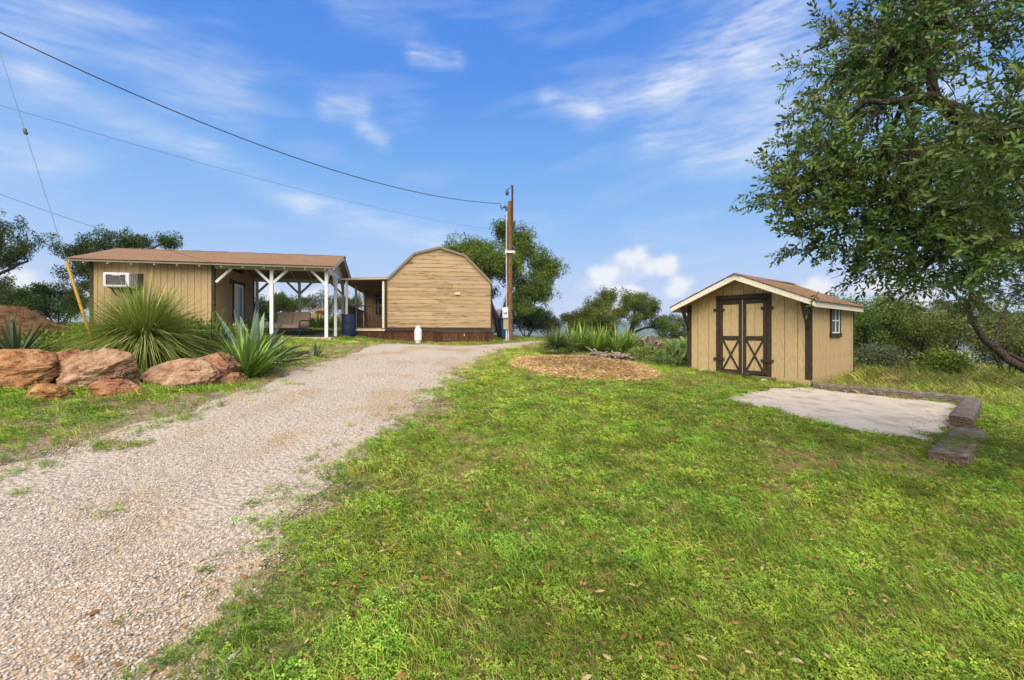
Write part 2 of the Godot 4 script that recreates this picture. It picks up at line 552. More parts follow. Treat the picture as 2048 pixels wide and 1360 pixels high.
func make_sky() -> ImageTexture:
	var n := 768
	var tile := Image.create_empty(n, n, false, Image.FORMAT_RGBF)
	var noise := FastNoiseLite.new()
	noise.noise_type = FastNoiseLite.TYPE_SIMPLEX_SMOOTH
	noise.frequency = 1.0
	noise.fractal_octaves = 5
	noise.seed = 4
	var puff: FastNoiseLite = noise.duplicate()
	puff.seed = 12
	puff.fractal_octaves = 6
	# wisps: from (az, el) to (az, el), width, strength, all in degrees
	var wisps := [
		[-46.0, 21.0, -34.0, 18.6, 1.2, 0.30], [-34.0, 18.6, -24.0, 14.2, 1.2, 0.26], [-24.0, 14.2, -9.0, 11.2, 1.6, 0.34], [-9.0, 11.2, 3.0, 8.0, 1.8, 0.3],
		[-44.0, 27.0, -32.0, 25.0, 2.4, 0.26], [-38.0, 22.5, -30.0, 21.5, 1.2, 0.2], [-12.0, 31.0, -7.0, 30.8, 0.8, 0.62], [-22.0, 25.0, -18.5, 25.4, 1.0, 0.6], [-18.0, 23.2, -16.0, 22.2, 0.8, 0.5], [-20.0, 33.5, -12.0, 33.0, 1.2, 0.2],
		[4.5, 27.4, 10.0, 26.2, 0.9, 0.42], [10.0, 26.2, 20.0, 27.4, 1.7, 0.46], [20.0, 27.4, 29.0, 30.2, 2.8, 0.46], [27.0, 30.5, 33.0, 32.0, 3.2, 0.4], [17.0, 22.0, 31.0, 21.4, 1.7, 0.40], [22.0, 19.5, 31.0, 18.6, 1.4, 0.32], [30.0, 25.0, 42.0, 24.0, 3.0, 0.4], [14.0, 13.0, 24.0, 13.6, 0.8, 0.14], [34.0, 14.0, 44.0, 15.0, 2.5, 0.3]]
	var puffs := [[10.8, 6.6, 1.9], [13.2, 7.5, 2.2], [15.4, 8.4, 2.2], [18.6, 8.2, 1.6], [13.0, 4.6, 2.4], [20.2, 5.4, 1.5], [34.2, 4.6, 1.7], [38.0, 5.0, 2.2], [41.5, 4.0, 1.8], [-28.0, 3.4, 2.6], [-33.5, 3.0, 1.8], [-23.5, 3.6, 1.8]]
	var els := [0.0, 4.0, 8.0, 13.0, 20.0, 29.0, 38.0, 60.0, 90.0]
	var blue := [Vector3(0.72, 0.77, 0.92), Vector3(0.60, 0.70, 0.93), Vector3(0.43, 0.63, 0.93), Vector3(0.285, 0.535, 0.93), Vector3(0.175, 0.425, 0.89), Vector3(0.085, 0.285, 0.82), Vector3(0.065, 0.245, 0.78), Vector3(0.075, 0.225, 0.72), Vector3(0.06, 0.195, 0.66)]
	for y in n:
		var el := 90.0 * (1.0 - (y + 0.5) / n)
		var base := Vector3.ZERO
		for k in 8:
			if el <= els[k + 1]:
				base = blue[k].lerp(blue[k + 1], (el - els[k]) / (els[k + 1] - els[k]))
				break
		var ce := cos(deg_to_rad(el))
		var near := []
		for w in wisps:
			if el > minf(w[1], w[3]) - w[4] * 3.2 and el < maxf(w[1], w[3]) + w[4] * 3.2:
				near.append(w)
		for x in n:
			var az := (x + 0.5) / n * 90.0 - 45.0
			var a4 := deg_to_rad(az - el * 1.6) * 4.0
			var q := Vector3(cos(a4), sin(a4), el * 0.16)
			var streak := noise.get_noise_3d(q.x * 0.9, q.y * 0.9, q.z * 1.6)
			var fineN := noise.get_noise_3d(q.x * 2.4 + 9, q.y * 2.4, q.z * 6.0)
			var hair := noise.get_noise_3d(q.x * 5.0, q.y * 5.0 + 4.0, q.z * 15.0)
			var dens := 0.10 * smoothstep(-0.05, 0.5, streak) + 0.01
			for w in near:
				for turn in [-90.0, 0.0, 90.0]:
					if az < minf(w[0], w[2]) + turn - 10 or az > maxf(w[0], w[2]) + turn + 10:
						continue
					var p := Vector2((az - turn) * ce, el)
					var dd: float = seg_dist(p, Vector2(w[0] * ce, w[1]), Vector2(w[2] * ce, w[3])) / w[4]
					dens += w[5] * exp(-dd * dd * 0.8) * clampf(0.72 + streak * 0.6 + fineN * 0.5 + hair * 0.4, 0.08, 1.5)
			dens *= smoothstep(88, 60, el)
			var col := base.lerp(Vector3(0.80, 0.86, 0.97), clampf(dens, 0, 0.92))
			if el < 16.0:
				var f := 0.0
				var low := 0.0
				for p in puffs:
					for turn in [-90.0, 0.0, 90.0]:
						var dx: float = az - p[0] - turn
						if absf(dx) > 9.0:
							continue
						var g := exp(-(dx * dx * 0.4 + (el - p[1]) * (el - p[1])) / (p[2] * p[2]) * 0.9)
						f = maxf(f, g)
				var a8 := deg_to_rad(az) * 4.0
				var b1: float = puff.get_noise_3d(cos(a8) * 3.2, sin(a8) * 3.2, el * 0.30)
				f += b1 * 0.6
				var c := smoothstep(0.30, 0.95, f)
				var lit := smoothstep(0.4, 1.0, f + b1 * 0.6)
				col = col.lerp(Vector3(0.78, 0.82, 0.93).lerp(Vector3(0.99, 0.98, 0.97), lit), c * 0.88)
			tile.set_pixel(x, y, Color(col.x, col.y, col.z) * (1.0 / EXPOSURE))
	var im := Image.create_empty(n * 4, n * 2, false, Image.FORMAT_RGBF)
	im.fill(Color(0.10, 0.11, 0.06))
	for k in 5:
		var from := Rect2i(0, 0, n, n)
		im.blit_rect(tile, from, Vector2i(k * n - n / 2, 0))
	return ImageTexture.create_from_image(im)


func _ready() -> void:
	R.seed = 20
	nz.seed = 3
	nz.frequency = 0.35
	nz.fractal_octaves = 3
	nf.seed = 9
	nf.frequency = 0.8
	nf.fractal_octaves = 4
	# camera: 16 mm lens on a level tripod, horizon a little above the middle
	var cam := Camera3D.new()
	cam.name = "camera"
	add_child(cam)
	cam.position = Vector3(0, 1.5, 0)
	cam.projection = Camera3D.PROJECTION_FRUSTUM
	cam.near = 0.05
	cam.far = 9000
	cam.size = 2.0 * 0.05 * 680.0 / 910.0
	cam.frustum_offset = Vector2(0, -0.05 * 12.0 / 910.0)
	cam.current = true
	var e := Environment.new()
	e.background_mode = Environment.BG_SKY
	e.sky = Sky.new()
	var sm := PanoramaSkyMaterial.new()
	sm.panorama = make_sky()
	e.sky.sky_material = sm
	e.tonemap_mode = Environment.TONE_MAPPER_LINEAR
	e.tonemap_exposure = EXPOSURE
	e.fog_enabled = true
	e.fog_density = 0.00035
	e.fog_light_color = Color(0.78, 0.86, 1.0)
	e.sdfgi_enabled = true
	e.ssao_enabled = true
	e.ssil_enabled = true
	var we := WorldEnvironment.new()
	we.name = "environment"
	we.environment = e
	add_child(we)
	var sun := DirectionalLight3D.new()
	sun.name = "sun"
	sun.light_energy = 0.5
	sun.light_color = Color(1.0, 0.94, 0.83)
	sun.light_angular_distance = 75.0
	sun.shadow_enabled = true
	add_child(sun)
	sun.look_at_from_position(Vector3(-1.4, 8.2, 6.4), Vector3.ZERO)
	materials()
	bake_drive()
	terrain()
	shed()
	cabin()
	barn()
	pole_and_wires()
	yard_things()
	boulders()
	garden_plants()
	trees()
	lawn_cover()


# ---------------------------------------------------------------- ground
func terrain() -> void:
	var mb := MB.new()
	var nx := 341
	var nd := 300
	var p := PackedVector3Array()
	var cs := PackedColorArray()
	for j in nd:
		var d := 3.0 * sinh((j - 30) / 44.0) + 0.0
		for k in nx:
			var x := 3.2 * sinh((k - 170) / 28.0)
			p.append(Vector3(x, h(x, d), -d))
			var w := nf.get_noise_2d(x * 0.6, d * 0.6) * 0.5 + 0.5
			var c := Color(0.15, 0.115, 0.055).lerp(Color(0.13, 0.135, 0.04), clampf(w * 1.2, 0, 1))
			c = c.lerp(Color(0.30, 0.24, 0.11), 0.8 * ss(0.22, 0.45, nf.get_noise_2d(x * 0.45 + 90, d * 0.45)) * ss(2.0, 6.0, d))
			if absf(x) > 30 or d > 40:
				c = Color(0.11, 0.135, 0.035)
			var near_drive := on_drive(x, d)
			if near_drive > -1.9 and x < -3:
				c = c.lerp(Color(0.32, 0.26, 0.19), 0.9 * ss(-1.9, -0.3, near_drive + nf.get_noise_2d(x, d) * 0.6))
			if near_drive > -0.8:
				c = c.lerp(Color(0.30, 0.25, 0.19), ss(-0.8, 0.0, near_drive))
			if x < -3.9 and x > bank(d) and d < 15:
				c = c.lerp(Color(0.21, 0.17, 0.11), 0.55)
			cs.append(c)
	mb.patch(p, nd, nx, false, cs)
	var g := part(self, "ground", mb, M.ground, "structure")
	metas(g, "hilltop ground of brown soil under the lawn")
	# gravel driveway: its own sheet with a ragged rim
	mb = MB.new()
	sheet(mb, -6.0, 7.0, -3.5, 25.0, 0.11, func(x, d): return on_drive(x, d) + nf.get_noise_2d(x * 1.5, d * 1.5) * 0.22 + 0.12, drive_up, Color(1, 1, 1, 0.5))
	metas(part(self, "gravel_driveway", mb, M.gravel, "structure"), "pale gravel driveway running uphill to the barn cabin")
	# concrete-grey pad of crushed stone beside the shed
	mb = MB.new()
	sheet(mb, 3.6, 9.6, 5.4, 10.8, 0.08, func(x, d): return pdist(slab, Vector2(x, d)) + nf.get_noise_2d(x * 1.6, d * 1.6) * 0.2 * ss(8.6, 7.2, x), func(x, d): return 0.012 + 0.03 * ss(0.0, 0.6, pdist(slab, Vector2(x, d))) + nz.get_noise_2d(x * 6, d * 6) * 0.01, Color.WHITE)
	metas(part(self, "stone_dust_pad", mb, M.sand, "structure"), "flat whitish stone dust parking pad edged with railroad ties")
	mb = MB.new()
	sheet(mb, -0.6, 4.6, 9.2, 15.0, 0.09, func(x, d): return 1.0 - Vector2((x - 1.85) / 1.8, (d - 12.0) / 2.0).length() + nf.get_noise_2d(x * 1.6, d * 1.6) * 0.5, func(x, d): return 0.012 + nz.get_noise_2d(x * 5, d * 5) * 0.03 + nz.get_noise_2d(x * 14, d * 14) * 0.012, Color.WHITE)
	metas(part(self, "mulch_bed", mb, M.mulch, "structure"), "low bed of tan shredded bark mulch in the lawn")
	# far hills
	mb = MB.new()
	p = PackedVector3Array()
	cs = PackedColorArray()
	var hn := FastNoiseLite.new()
	hn.seed = 5
	hn.frequency = 0.9
	hn.fractal_octaves = 5
	for j in 26:
		for k in 260:
			var az := deg_to_rad(-100.0 + 200.0 * k / 259.0)
			var s := j / 25.0
			var dist := 1250.0 + 1100.0 * s
			var crest := 30.0 + 22.0 * hn.get_noise_1d(az * 3.2 + 2.0) + 34.0 * exp(-pow((rad_to_deg(az) - 7.0) / 8.0, 2)) + 6.0 * hn.get_noise_1d(az * 22.0) + 10.0 * ss(14, 26, rad_to_deg(az))
			var y := -30.0 + (crest + 30.0) * sin(minf(s * 1.5, 1.0) * PI / 2) * (1.0 if s < 0.667 else 1.0 - (s - 0.667) * 1.5)
			y += hn.get_noise_2d(az * 30.0, s * 9.0) * 9.0
			p.append(Vector3(sin(az) * dist, y, -cos(az) * dist))
	mb.patch(p, 26, 260, false, PackedColorArray([Color(0.9, 0.95, 0.9)]))
	metas(part(self, "hills", mb, M.hill, "structure"), "wooded blue hills along the horizon")


# a ground-following sheet where inside() is above zero, cut along that line
func sheet(mb: MB, x0: float, x1: float, d0: float, d1: float, step: float, inside: Callable, up: Callable, col: Color) -> void:
	var nx := int((x1 - x0) / step) + 1
	var nd := int((d1 - d0) / step) + 1
	var f := PackedFloat32Array()
	for j in nd:
		for k in nx:
			f.append(inside.call(x0 + k * step, d0 + j * step))
	var ids := {}
	var nrm := func(x: float, d: float): return Vector3(h(x - 0.05, d) - h(x + 0.05, d), 0.1, h(x, d + 0.05) - h(x, d - 0.05)).normalized()
	var put := func(a: Vector2i, b: Vector2i):
		var key := [a, b] if a < b else [b, a]
		if not ids.has(key):
			var fa := f[a.y * nx + a.x]
			var fb := f[b.y * nx + b.x]
			var s := 0.0 if a == b else fa / (fa - fb)
			var q := Vector2(a).lerp(Vector2(b), s) * step + Vector2(x0, d0)
			ids[key] = mb.v.size()
			mb.v.append(Vector3(q.x, h(q.x, q.y) + up.call(q.x, q.y), -q.y))
			mb.n.append(nrm.call(q.x, q.y))
			if col.a < 0.9:
				var wn := ss(0.0, 0.45, nf.get_noise_2d(q.x * 0.9 + 3, q.y * 0.5)) * 0.75
				mb.c.append(Color.WHITE.lerp(Color(0.86, 0.70, 0.50), wn))
			else:
				mb.c.append(col)
		return ids[key]
	for j in nd - 1:
		for k in nx - 1:
			var cs := [Vector2i(k, j), Vector2i(k + 1, j), Vector2i(k + 1, j + 1), Vector2i(k, j + 1)]
			var loop := []
			for e in 4:
				var a: Vector2i = cs[e]
				var b: Vector2i = cs[(e + 1) % 4]
				var fa := f[a.y * nx + a.x]
				var fb := f[b.y * nx + b.x]
				if fa > 0:
					loop.append(put.call(a, a))
				if (fa > 0) != (fb > 0):
					loop.append(put.call(a, b))
			for q in range(1, loop.size() - 1):
				mb.i.append_array([loop[0], loop[q + 1], loop[q]])


# ---------------------------------------------------------------- roofs
# shingles on a slope: from eave edge a-b up to c (the ridge above a), each strip a piece of its own
func shingles(up: Node, a: Vector3, b: Vector3, ridge_a: Vector3, rows: int, len: float, tone := 0.14) -> void:
	var along := (b - a).normalized()
	var rise := (ridge_a - a).normalized()
	var nn := along.cross(rise)
	if nn.y < 0:
		nn = -nn
	var total := a.distance_to(b)
	var slope := a.distance_to(ridge_a)
	var course := slope / rows
	var bas := Basis(along, nn, along.cross(nn))
	var tilt := Basis(along, -0.05)
	if (tilt * rise).y < rise.y:
		tilt = Basis(along, 0.05)
	for r in rows:
		var at := 0.0
		var first := true
		while at < total - 0.02:
			var l := len * (R.randf_range(0.35, 0.9) if first else R.randf_range(0.92, 1.08))
			first = false
			l = minf(l, total - at)
			var mb := MB.new()
			var g := 1.0 - R.randf() * tone + R.randf() * tone * 0.6
			mb.box(Transform3D(), Vector3(l - 0.006, 0.009, course * 1.25), 0.002, Color(g, g * R.randf_range(0.95, 1.0), g * R.randf_range(0.92, 1.0)))
			var ctr := a + along * (at + l / 2) + rise * (course * (r + 0.5)) + nn * (0.014 + R.randf() * 0.006)
			var bb := Basis(along, nn, along.cross(nn))
			inst(up, "shingle", mb.done(M.shingle), Transform3D(Basis(along, R.randf_range(-0.01, 0.01)) * tilt * bb, ctr))
			at += l


# ---------------------------------------------------------------- garden shed
func shed() -> void:
	var W := 3.03
	var D := 3.46
	var t := thing("storage_shed", "small tan storage shed with dark brown crossbuck double doors", "shed", Vector3(4.95, 0.48, -12.82), deg_to_rad(-50))
	var eave := 1.80
	var peak := eave + 0.655
	var gy := func(x: float) -> float: return eave + (peak - eave) * (1.0 - absf(x - W / 2) / (W / 2)) - 0.01
	var mb := MB.new()
	# dark core behind the boards keeps the shed closed
	mb.prism(PackedVector2Array([Vector2(0.02, 0), Vector2(W - 0.02, 0), Vector2(W - 0.02, eave - 0.02), Vector2(W / 2, peak - 0.04), Vector2(0.02, eave - 0.02)]), -D + 0.02, -0.02, Color(0.13, 0.11, 0.09))
	part(t, "wall", mb, M.shed_tan)
	# front siding boards
	var edges := [0.0, 0.30, 0.61, 0.83, 2.18, 2.48, 2.76, W]
	for k in 7:
		if k == 3:
			continue
		board_v(t, edges[k] + 0.006, edges[k + 1] - 0.006, -0.03, gy, -0.02, 0.0, M.shed_tan)
	edges = [0.83, 1.0, 1.24, 1.52, 1.80, 2.0, 2.18]
	for k in 6:
		board_v(t, edges[k] + 0.006, edges[k + 1] - 0.006, 2.03, gy, -0.02, 0.0, M.shed_tan)
	# side siding boards on the right wall, and back and left ones
	for s in [0, 1]:
		for k in 12:
			var z0 := -D * k / 12.0 - 0.013
			var z1 := -D * (k + 1) / 12.0 + 0.013
			mb = MB.new()
			var g := R.randf_range(0.94, 1.03)
			if s == 0:
				mb.bx(W - 0.02, W, -0.03, eave, z1, z0, 0.004, Color(g, g * 0.98, g * 0.98))
			else:
				mb.bx(0.0, 0.02, -0.03, eave, z1, z0, 0.004, Color(g, g, g))
			part(t, "siding_board", mb, M.shed_tan)
	for k in 10:
		board_v(t, W * k / 10 + 0.004, W * (k + 1) / 10 - 0.004, -0.03, gy, -D, -D + 0.02, M.shed_tan)
	# corner boards
	for c in [[W + 0.012, 0.012, 0], [-0.012, 0.012, 1], [W + 0.012, -D - 0.012, 2], [-0.012, -D - 0.012, 3]]:
		mb = MB.new()
		var sx := -1.0 if c[0] > 1 else 1.0
		var sz := -1.0 if c[1] > -1 else 1.0
		mb.bx(c[0], c[0] + sx * 0.022, -0.04, eave + 0.02, c[1], c[1] + sz * (0.09 if c[2] < 2 else 0.05), 0.003)
		mb.bx(c[0] + sx * 0.022, c[0] + sx * 0.13, -0.04, eave + 0.03, c[1] - sz * 0.001, c[1] + sz * 0.022, 0.003)
		part(t, "corner_trim", mb, M.brown_trim)
	# rim and skids
	mb = MB.new()
	mb.bx(0.02, W - 0.02, -0.24, -0.032, -0.04, 0.004, 0.004, Color(0.95, 0.95, 0.9))
	part(t, "front_rim_board", mb, M.shed_tan)
	mb = MB.new()
	mb.bx(W - 0.04, W + 0.002, -0.17, -0.034, -D, -0.045, 0.004, Color(0.85, 0.85, 0.8))
	mb.bx(W - 0.2, W - 0.1, -0.32, -0.17, -D + 0.1, -0.1, 0.004, Color(0.5, 0.45, 0.4))
	mb.bx(0.1, 0.2, -0.32, -0.05, -D + 0.1, -0.1, 0.004, Color(0.5, 0.45, 0.4))
	for z in [-0.25, -D * 0.5, -D + 0.25]:
		mb.bx(W - 0.32, W - 0.02, -0.75, -0.31, z - 0.18, z + 0.18, 0.01, Color(0.4, 0.4, 0.38))
	part(t, "floor_skid", mb, M.shed_tan)
	# roof deck and barge boards
	var ox := 0.2
	var oz := 0.5
	var sl := (peak - eave) / (W / 2)
	var ey := eave - sl * ox
	for s in [-1.0, 1.0]:
		var a := Vector2(W / 2, peak)
		var b := Vector2(W / 2 + s * (W / 2 + ox), ey)
		mb = MB.new()
		mb.prism(PackedVector2Array([a + Vector2(0, 0.04), b + Vector2(0, 0.04), b, a]), -D - 0.02, oz - 0.03, Color(0.75, 0.7, 0.6))
		part(t, "roof", mb, M.shed_tan)
		mb = MB.new()
		mb.prism(PackedVector2Array([a + Vector2(0, 0.055), b + Vector2(s * 0.02, 0.047), b + Vector2(s * 0.02, -0.075), a + Vector2(0, -0.085)]), oz - 0.028, oz)
		part(t, "barge_board", mb, M.cream_trim)
		mb = MB.new()
		mb.prism(PackedVector2Array([b + Vector2(0, 0.045), b + Vector2(s * 0.022, 0.042), b + Vector2(s * 0.022, -0.09), b + Vector2(0, -0.09)]), -D - 0.02, oz - 0.03)
		part(t, "fascia_board", mb, M.cream_trim)
		var e0 := Vector3(b.x + s * 0.05, b.y + 0.035, oz + 0.025)
		var e1 := Vector3(b.x + s * 0.05, b.y + 0.035, -D - 0.04)
		shingles(t, e0, e1, Vector3(a.x, a.y + 0.06, oz + 0.025), 13, 0.33 if s > 0 else 1.0, 0.34)
	for k in 13:
		mb = MB.new()
		var z0 := oz + 0.02 - k * 0.31
		mb.prism(PackedVector2Array([Vector2(W / 2 - 0.13, peak + 0.022), Vector2(W / 2, peak + 0.082), Vector2(W / 2 + 0.13, peak + 0.022), Vector2(W / 2 + 0.13, peak + 0.012), Vector2(W / 2, peak + 0.07), Vector2(W / 2 - 0.13, peak + 0.012)]), z0 - 0.34, z0 - 0.02 * (k % 2), Color.WHITE * R.randf_range(0.7, 1.0))
		inst(t, "ridge_shingle", mb.done(M.shingle), Transform3D(Basis(Vector3.RIGHT, 0.012), Vector3(0, 0.003 * (k % 3), 0)))
	# overhang brackets
	for x in [W - 0.05, 0.05]:
		mb = MB.new()
		mb.bar(Vector3(x, 1.18, 0.02), Vector3(x, eave - 0.02, 0.42), 0.075, 0.085, 0.005)
		part(t, "bracket", mb, M.brown_trim)
	# door frame and doors
	mb = MB.new()
	mb.bx(0.82, 0.91, -0.03, 2.03, 0.002, 0.026)
	mb.bx(2.09, 2.19, -0.03, 2.03, 0.002, 0.026)
	mb.bx(0.82, 2.19, 1.93, 2.035, 0.0265, 0.034)
	part(t, "door_frame", mb, M.brown_trim)
	for s in [0, 1]:
		var x0 := 0.915 if s == 0 else 1.512
		var x1 := 1.495 if s == 0 else 2.085
		mb = MB.new()
		for q in [[x0, (x0 + x1) / 2 - 0.003], [(x0 + x1) / 2 + 0.003, x1]]:
			mb.bx(q[0], q[1], 0.0, 1.90, -0.01, 0.004, 0.003)
		var door := part(t, "door", mb, M.shed_tan)
		mb = MB.new()
		mb.bx(x0, x0 + 0.085, 0.0, 1.90, 0.005, 0.024)
		mb.bx(x1 - 0.085, x1, 0.0, 1.90, 0.005, 0.024)
		for y in [[0.0, 0.10], [0.86, 0.97], [1.79, 1.90]]:
			mb.bx(x0 + 0.086, x1 - 0.086, y[0], y[1], 0.005, 0.022)
		part(door, "stile_and_rail", mb, M.brown_trim)
		for q in [0, 1]:
			mb = MB.new()
			var ya := 0.11 if q == 0 else 0.85
			mb.bar(Vector3(x0 + 0.095, ya, 0.011 + q * 0.004), Vector3(x1 - 0.095, 0.96 - ya, 0.011 + q * 0.004), 0.012, 0.05, 0.002, Color.WHITE, Vector3.UP)
			part(door, "crossbuck_brace", mb, M.brown_trim)
		for y in [0.36, 1.66]:
			mb = MB.new()
			var xc := 0.905 if s == 0 else 2.10
			mb.bx(xc - 0.15, xc + 0.15, y - 0.035, y + 0.035, 0.035, 0.043, 0.003)
			mb.tube(PackedVector3Array([Vector3(xc, y - 0.055, 0.04), Vector3(xc, y + 0.055, 0.04)]), PackedFloat32Array([0.014]), 8)
			part(door, "hinge", mb, M.brown_trim)
	mb = MB.new()
	mb.bx(1.497, 1.510, 0.0, 1.90, 0.002, 0.02, 0.002, Color(0.55, 0.5, 0.42))
	part(t, "door_gap_strip", mb, M.paint)
	mb = MB.new()
	mb.bx(0.75, 2.3, -0.085, -0.034, 0.006, 0.12, 0.006, Color(0.9, 0.85, 0.8))
	part(t, "door_threshold", mb, M.grey_wood)
	# window in the right wall
	mb = MB.new()
	var wz0 := -1.36
	var wz1 := -2.20
	for q in [[wz0, wz0 - 0.1, 0.98, 1.76], [wz1 + 0.1, wz1, 0.98, 1.76], [wz0 - 0.1, wz1 + 0.1, 1.68, 1.76], [wz0 + 0.02, wz1 - 0.02, 0.94, 1.04]]:
		mb.bx(W + 0.002, W + (0.05 if q[2] < 0.95 else 0.032), q[2], q[3], q[1], q[0])
	var win := part(t, "window", mb, M.brown_trim)
	mb = MB.new()
	for q in [[wz0 - 0.1, wz0 - 0.13, 1.04, 1.68], [wz1 + 0.13, wz1 + 0.1, 1.04, 1.68], [wz0 - 0.13, wz1 + 0.13, 1.65, 1.68], [wz0 - 0.13, wz1 + 0.13, 1.04, 1.07], [wz0 - 0.13, wz1 + 0.13, 1.345, 1.375], [-1.795, -1.765, 1.07, 1.345], [-1.795, -1.765, 1.375, 1.65]]:
		mb.bx(W + 0.003, W + 0.026, q[2], q[3], q[1], q[0], 0.002, Color(0.78, 0.79, 0.8))
	part(win, "sash", mb, M.paint)
	mb = MB.new()
	mb.bx(W + 0.003, W + 0.006, 1.05, 1.67, wz1 + 0.11, wz0 - 0.11, 0.0, Color(0.05, 0.06, 0.07))
	part(win, "pane", mb, M.plastic)


# one upright siding board whose top follows top(x)
func board_v(up: Node, x0: float, x1: float, y0: float, top: Callable, z0: float, z1: float, m: Material, g := -1.0) -> void:
	var poly := PackedVector2Array([Vector2(x0, y0), Vector2(x1, y0), Vector2(x1, top.call(x1))])
	if (x0 - 1.515) * (x1 - 1.515) < 0 and y0 < 3:
		poly.append(Vector2(1.515, top.call(1.515)))
	poly.append(Vector2(x0, top.call(x0)))
	var mb := MB.new()
	if g < 0:
		g = R.randf_range(0.95, 1.03)
	mb.prism(poly, z0, z1, Color(g, g, g * R.randf_range(0.97, 1.0)))
	part(up, "siding_board", mb, m)


# ---------------------------------------------------------------- cabin with open carport under one roof
func cabin() -> void:
	var t := thing("cabin_with_carport", "low tan cabin with shallow brown shingle roof and open white posted carport", "cabin", Vector3(-6.77, 1.38, -16.6), deg_to_rad(12.5))
	var XL := -7.32
	var XM := -3.66
	var D := 4.12
	var beam := 2.40
	var mb := MB.new()
	# walls: dark core, boards with grooves between them
	mb.bx(XL + 0.02, XM - 0.02, -0.3, 2.5, -D + 0.02, -0.02, 0.0, Color(0.3, 0.26, 0.22))
	part(t, "wall", mb, M.cabin_tan)
	for k in 18:
		mb = MB.new()
		var x0 := XL + 3.66 * k / 18.0
		var g := R.randf_range(0.96, 1.02)
		mb.bx(x0 + 0.005, x0 + 0.203 - 0.005, -0.3, 2.52, -0.02, 0.0, 0.003, Color(g, g, g))
		part(t, "siding_board", mb, M.cabin_tan)
	for k in 20:
		mb = MB.new()
		var z0 := -D * k / 20.0
		var z1 := -D * (k + 1) / 20.0
		if z0 < -1.62 and z1 > -2.9:
			mb.bx(XM - 0.02, XM, 2.14, 2.55, z1 + 0.005, z0 - 0.005, 0.003, Color(0.9, 0.85, 0.8))
		else:
			mb.bx(XM - 0.02, XM, -0.05, 2.55 + 0.5 * (1.0 - absf(z0 + D / 2) / (D / 2)), z1 + 0.005, z0 - 0.005, 0.003, Color(0.9, 0.85, 0.8))
		part(t, "siding_board", mb, M.cabin_tan)
		mb = MB.new()
		mb.bx(XL, XL + 0.02, -0.3, 2.55 + 0.5 * (1.0 - absf(z0 + D / 2) / (D / 2)), z1 + 0.005, z0 - 0.005, 0.003)
		part(t, "siding_board", mb, M.cabin_tan)
	for c in [[XL - 0.012, 1.0], [XM + 0.012, -1.0]]:
		mb = MB.new()
		mb.bx(c[0], c[0] + c[1] * 0.10, -0.3, 2.5, 0.001, 0.024)
		mb.bx(c[0], c[0] + c[1] * 0.022, -0.3, 2.5, -0.09, 0.0005)
		part(t, "corner_trim", mb, M.brown_trim)
	mb = MB.new()
	mb.bx(XM + 0.001, XM + 0.024, -0.05, 2.45, -D, -D + 0.1)
	part(t, "corner_trim", mb, M.brown_trim)
	# carport floor
	mb = MB.new()
	mb.bx(XM + 0.03, 0.2, -0.16, 0.0, -D - 0.2, 0.22, 0.012)
	part(t, "floor_slab", mb, M.concrete)
	# posts
	for c in [[0.0, 0.0], [-1.83, 0.0], [0.0, -2.06], [0.0, -D], [-1.83, -D], [-3.55, -D]]:
		mb = MB.new()
		mb.bx(c[0] - 0.055, c[0] + 0.055, 0.001, beam, c[1] - 0.055, c[1] + 0.055, 0.006)
		part(t, "post", mb, M.white_paint)
	# beams
	mb = MB.new()
	mb.bx(XM + 0.03, 0.07, beam, beam + 0.17, -0.045, 0.045, 0.005)
	part(t, "front_beam", mb, M.pale_green_paint)
	mb = MB.new()
	mb.bx(XM + 0.03, 0.07, beam, beam + 0.17, -D - 0.045, -D + 0.045, 0.005)
	part(t, "rear_beam", mb, M.pale_green_paint)
	mb = MB.new()
	mb.bx(-0.045, 0.045, beam, beam + 0.165, -D + 0.05, -0.05, 0.005)
	part(t, "side_beam", mb, M.white_paint)
	# knee braces
	var kb := 0.48
	for b in [[Vector3(XM + 0.03, 0, 0.01), Vector3(1, 0, 0)], [Vector3(-1.83, 0, 0), Vector3(1, 0, 0)], [Vector3(-1.83, 0, 0), Vector3(-1, 0, 0)], [Vector3(0, 0, 0), Vector3(-1, 0, 0)],
			[Vector3(0, 0, 0), Vector3(0, 0, -1)], [Vector3(0, 0, -2.06), Vector3(0, 0, -1)], [Vector3(0, 0, -2.06), Vector3(0, 0, 1)], [Vector3(0, 0, -D), Vector3(0, 0, 1)],
			[Vector3(XM + 0.1, 0, -D), Vector3(1, 0, 0)], [Vector3(-1.83, 0, -D), Vector3(1, 0, 0)], [Vector3(-1.83, 0, -D), Vector3(-1, 0, 0)], [Vector3(0, 0, -D), Vector3(-1, 0, 0)]]:
		mb = MB.new()
		mb.bar(b[0] + b[1] * 0.03 + Vector3.UP * (beam - kb), b[0] + b[1] * (kb + 0.03) + Vector3.UP * (beam + 0.01), 0.072, 0.085, 0.005)
		part(t, "knee_brace", mb, M.pale_green_paint if b[0].z < -3 else M.white_paint)
	# roof
	var ey := 2.50
	var ry := 3.24
	var ez := 0.40
	var X0 := XL - 0.35
	var X1 := 0.33
	var zm := -D / 2
	var xf := Transform3D(Basis(Vector3(0, 0, -1), Vector3.UP, Vector3(1, 0, 0)), Vector3.ZERO)
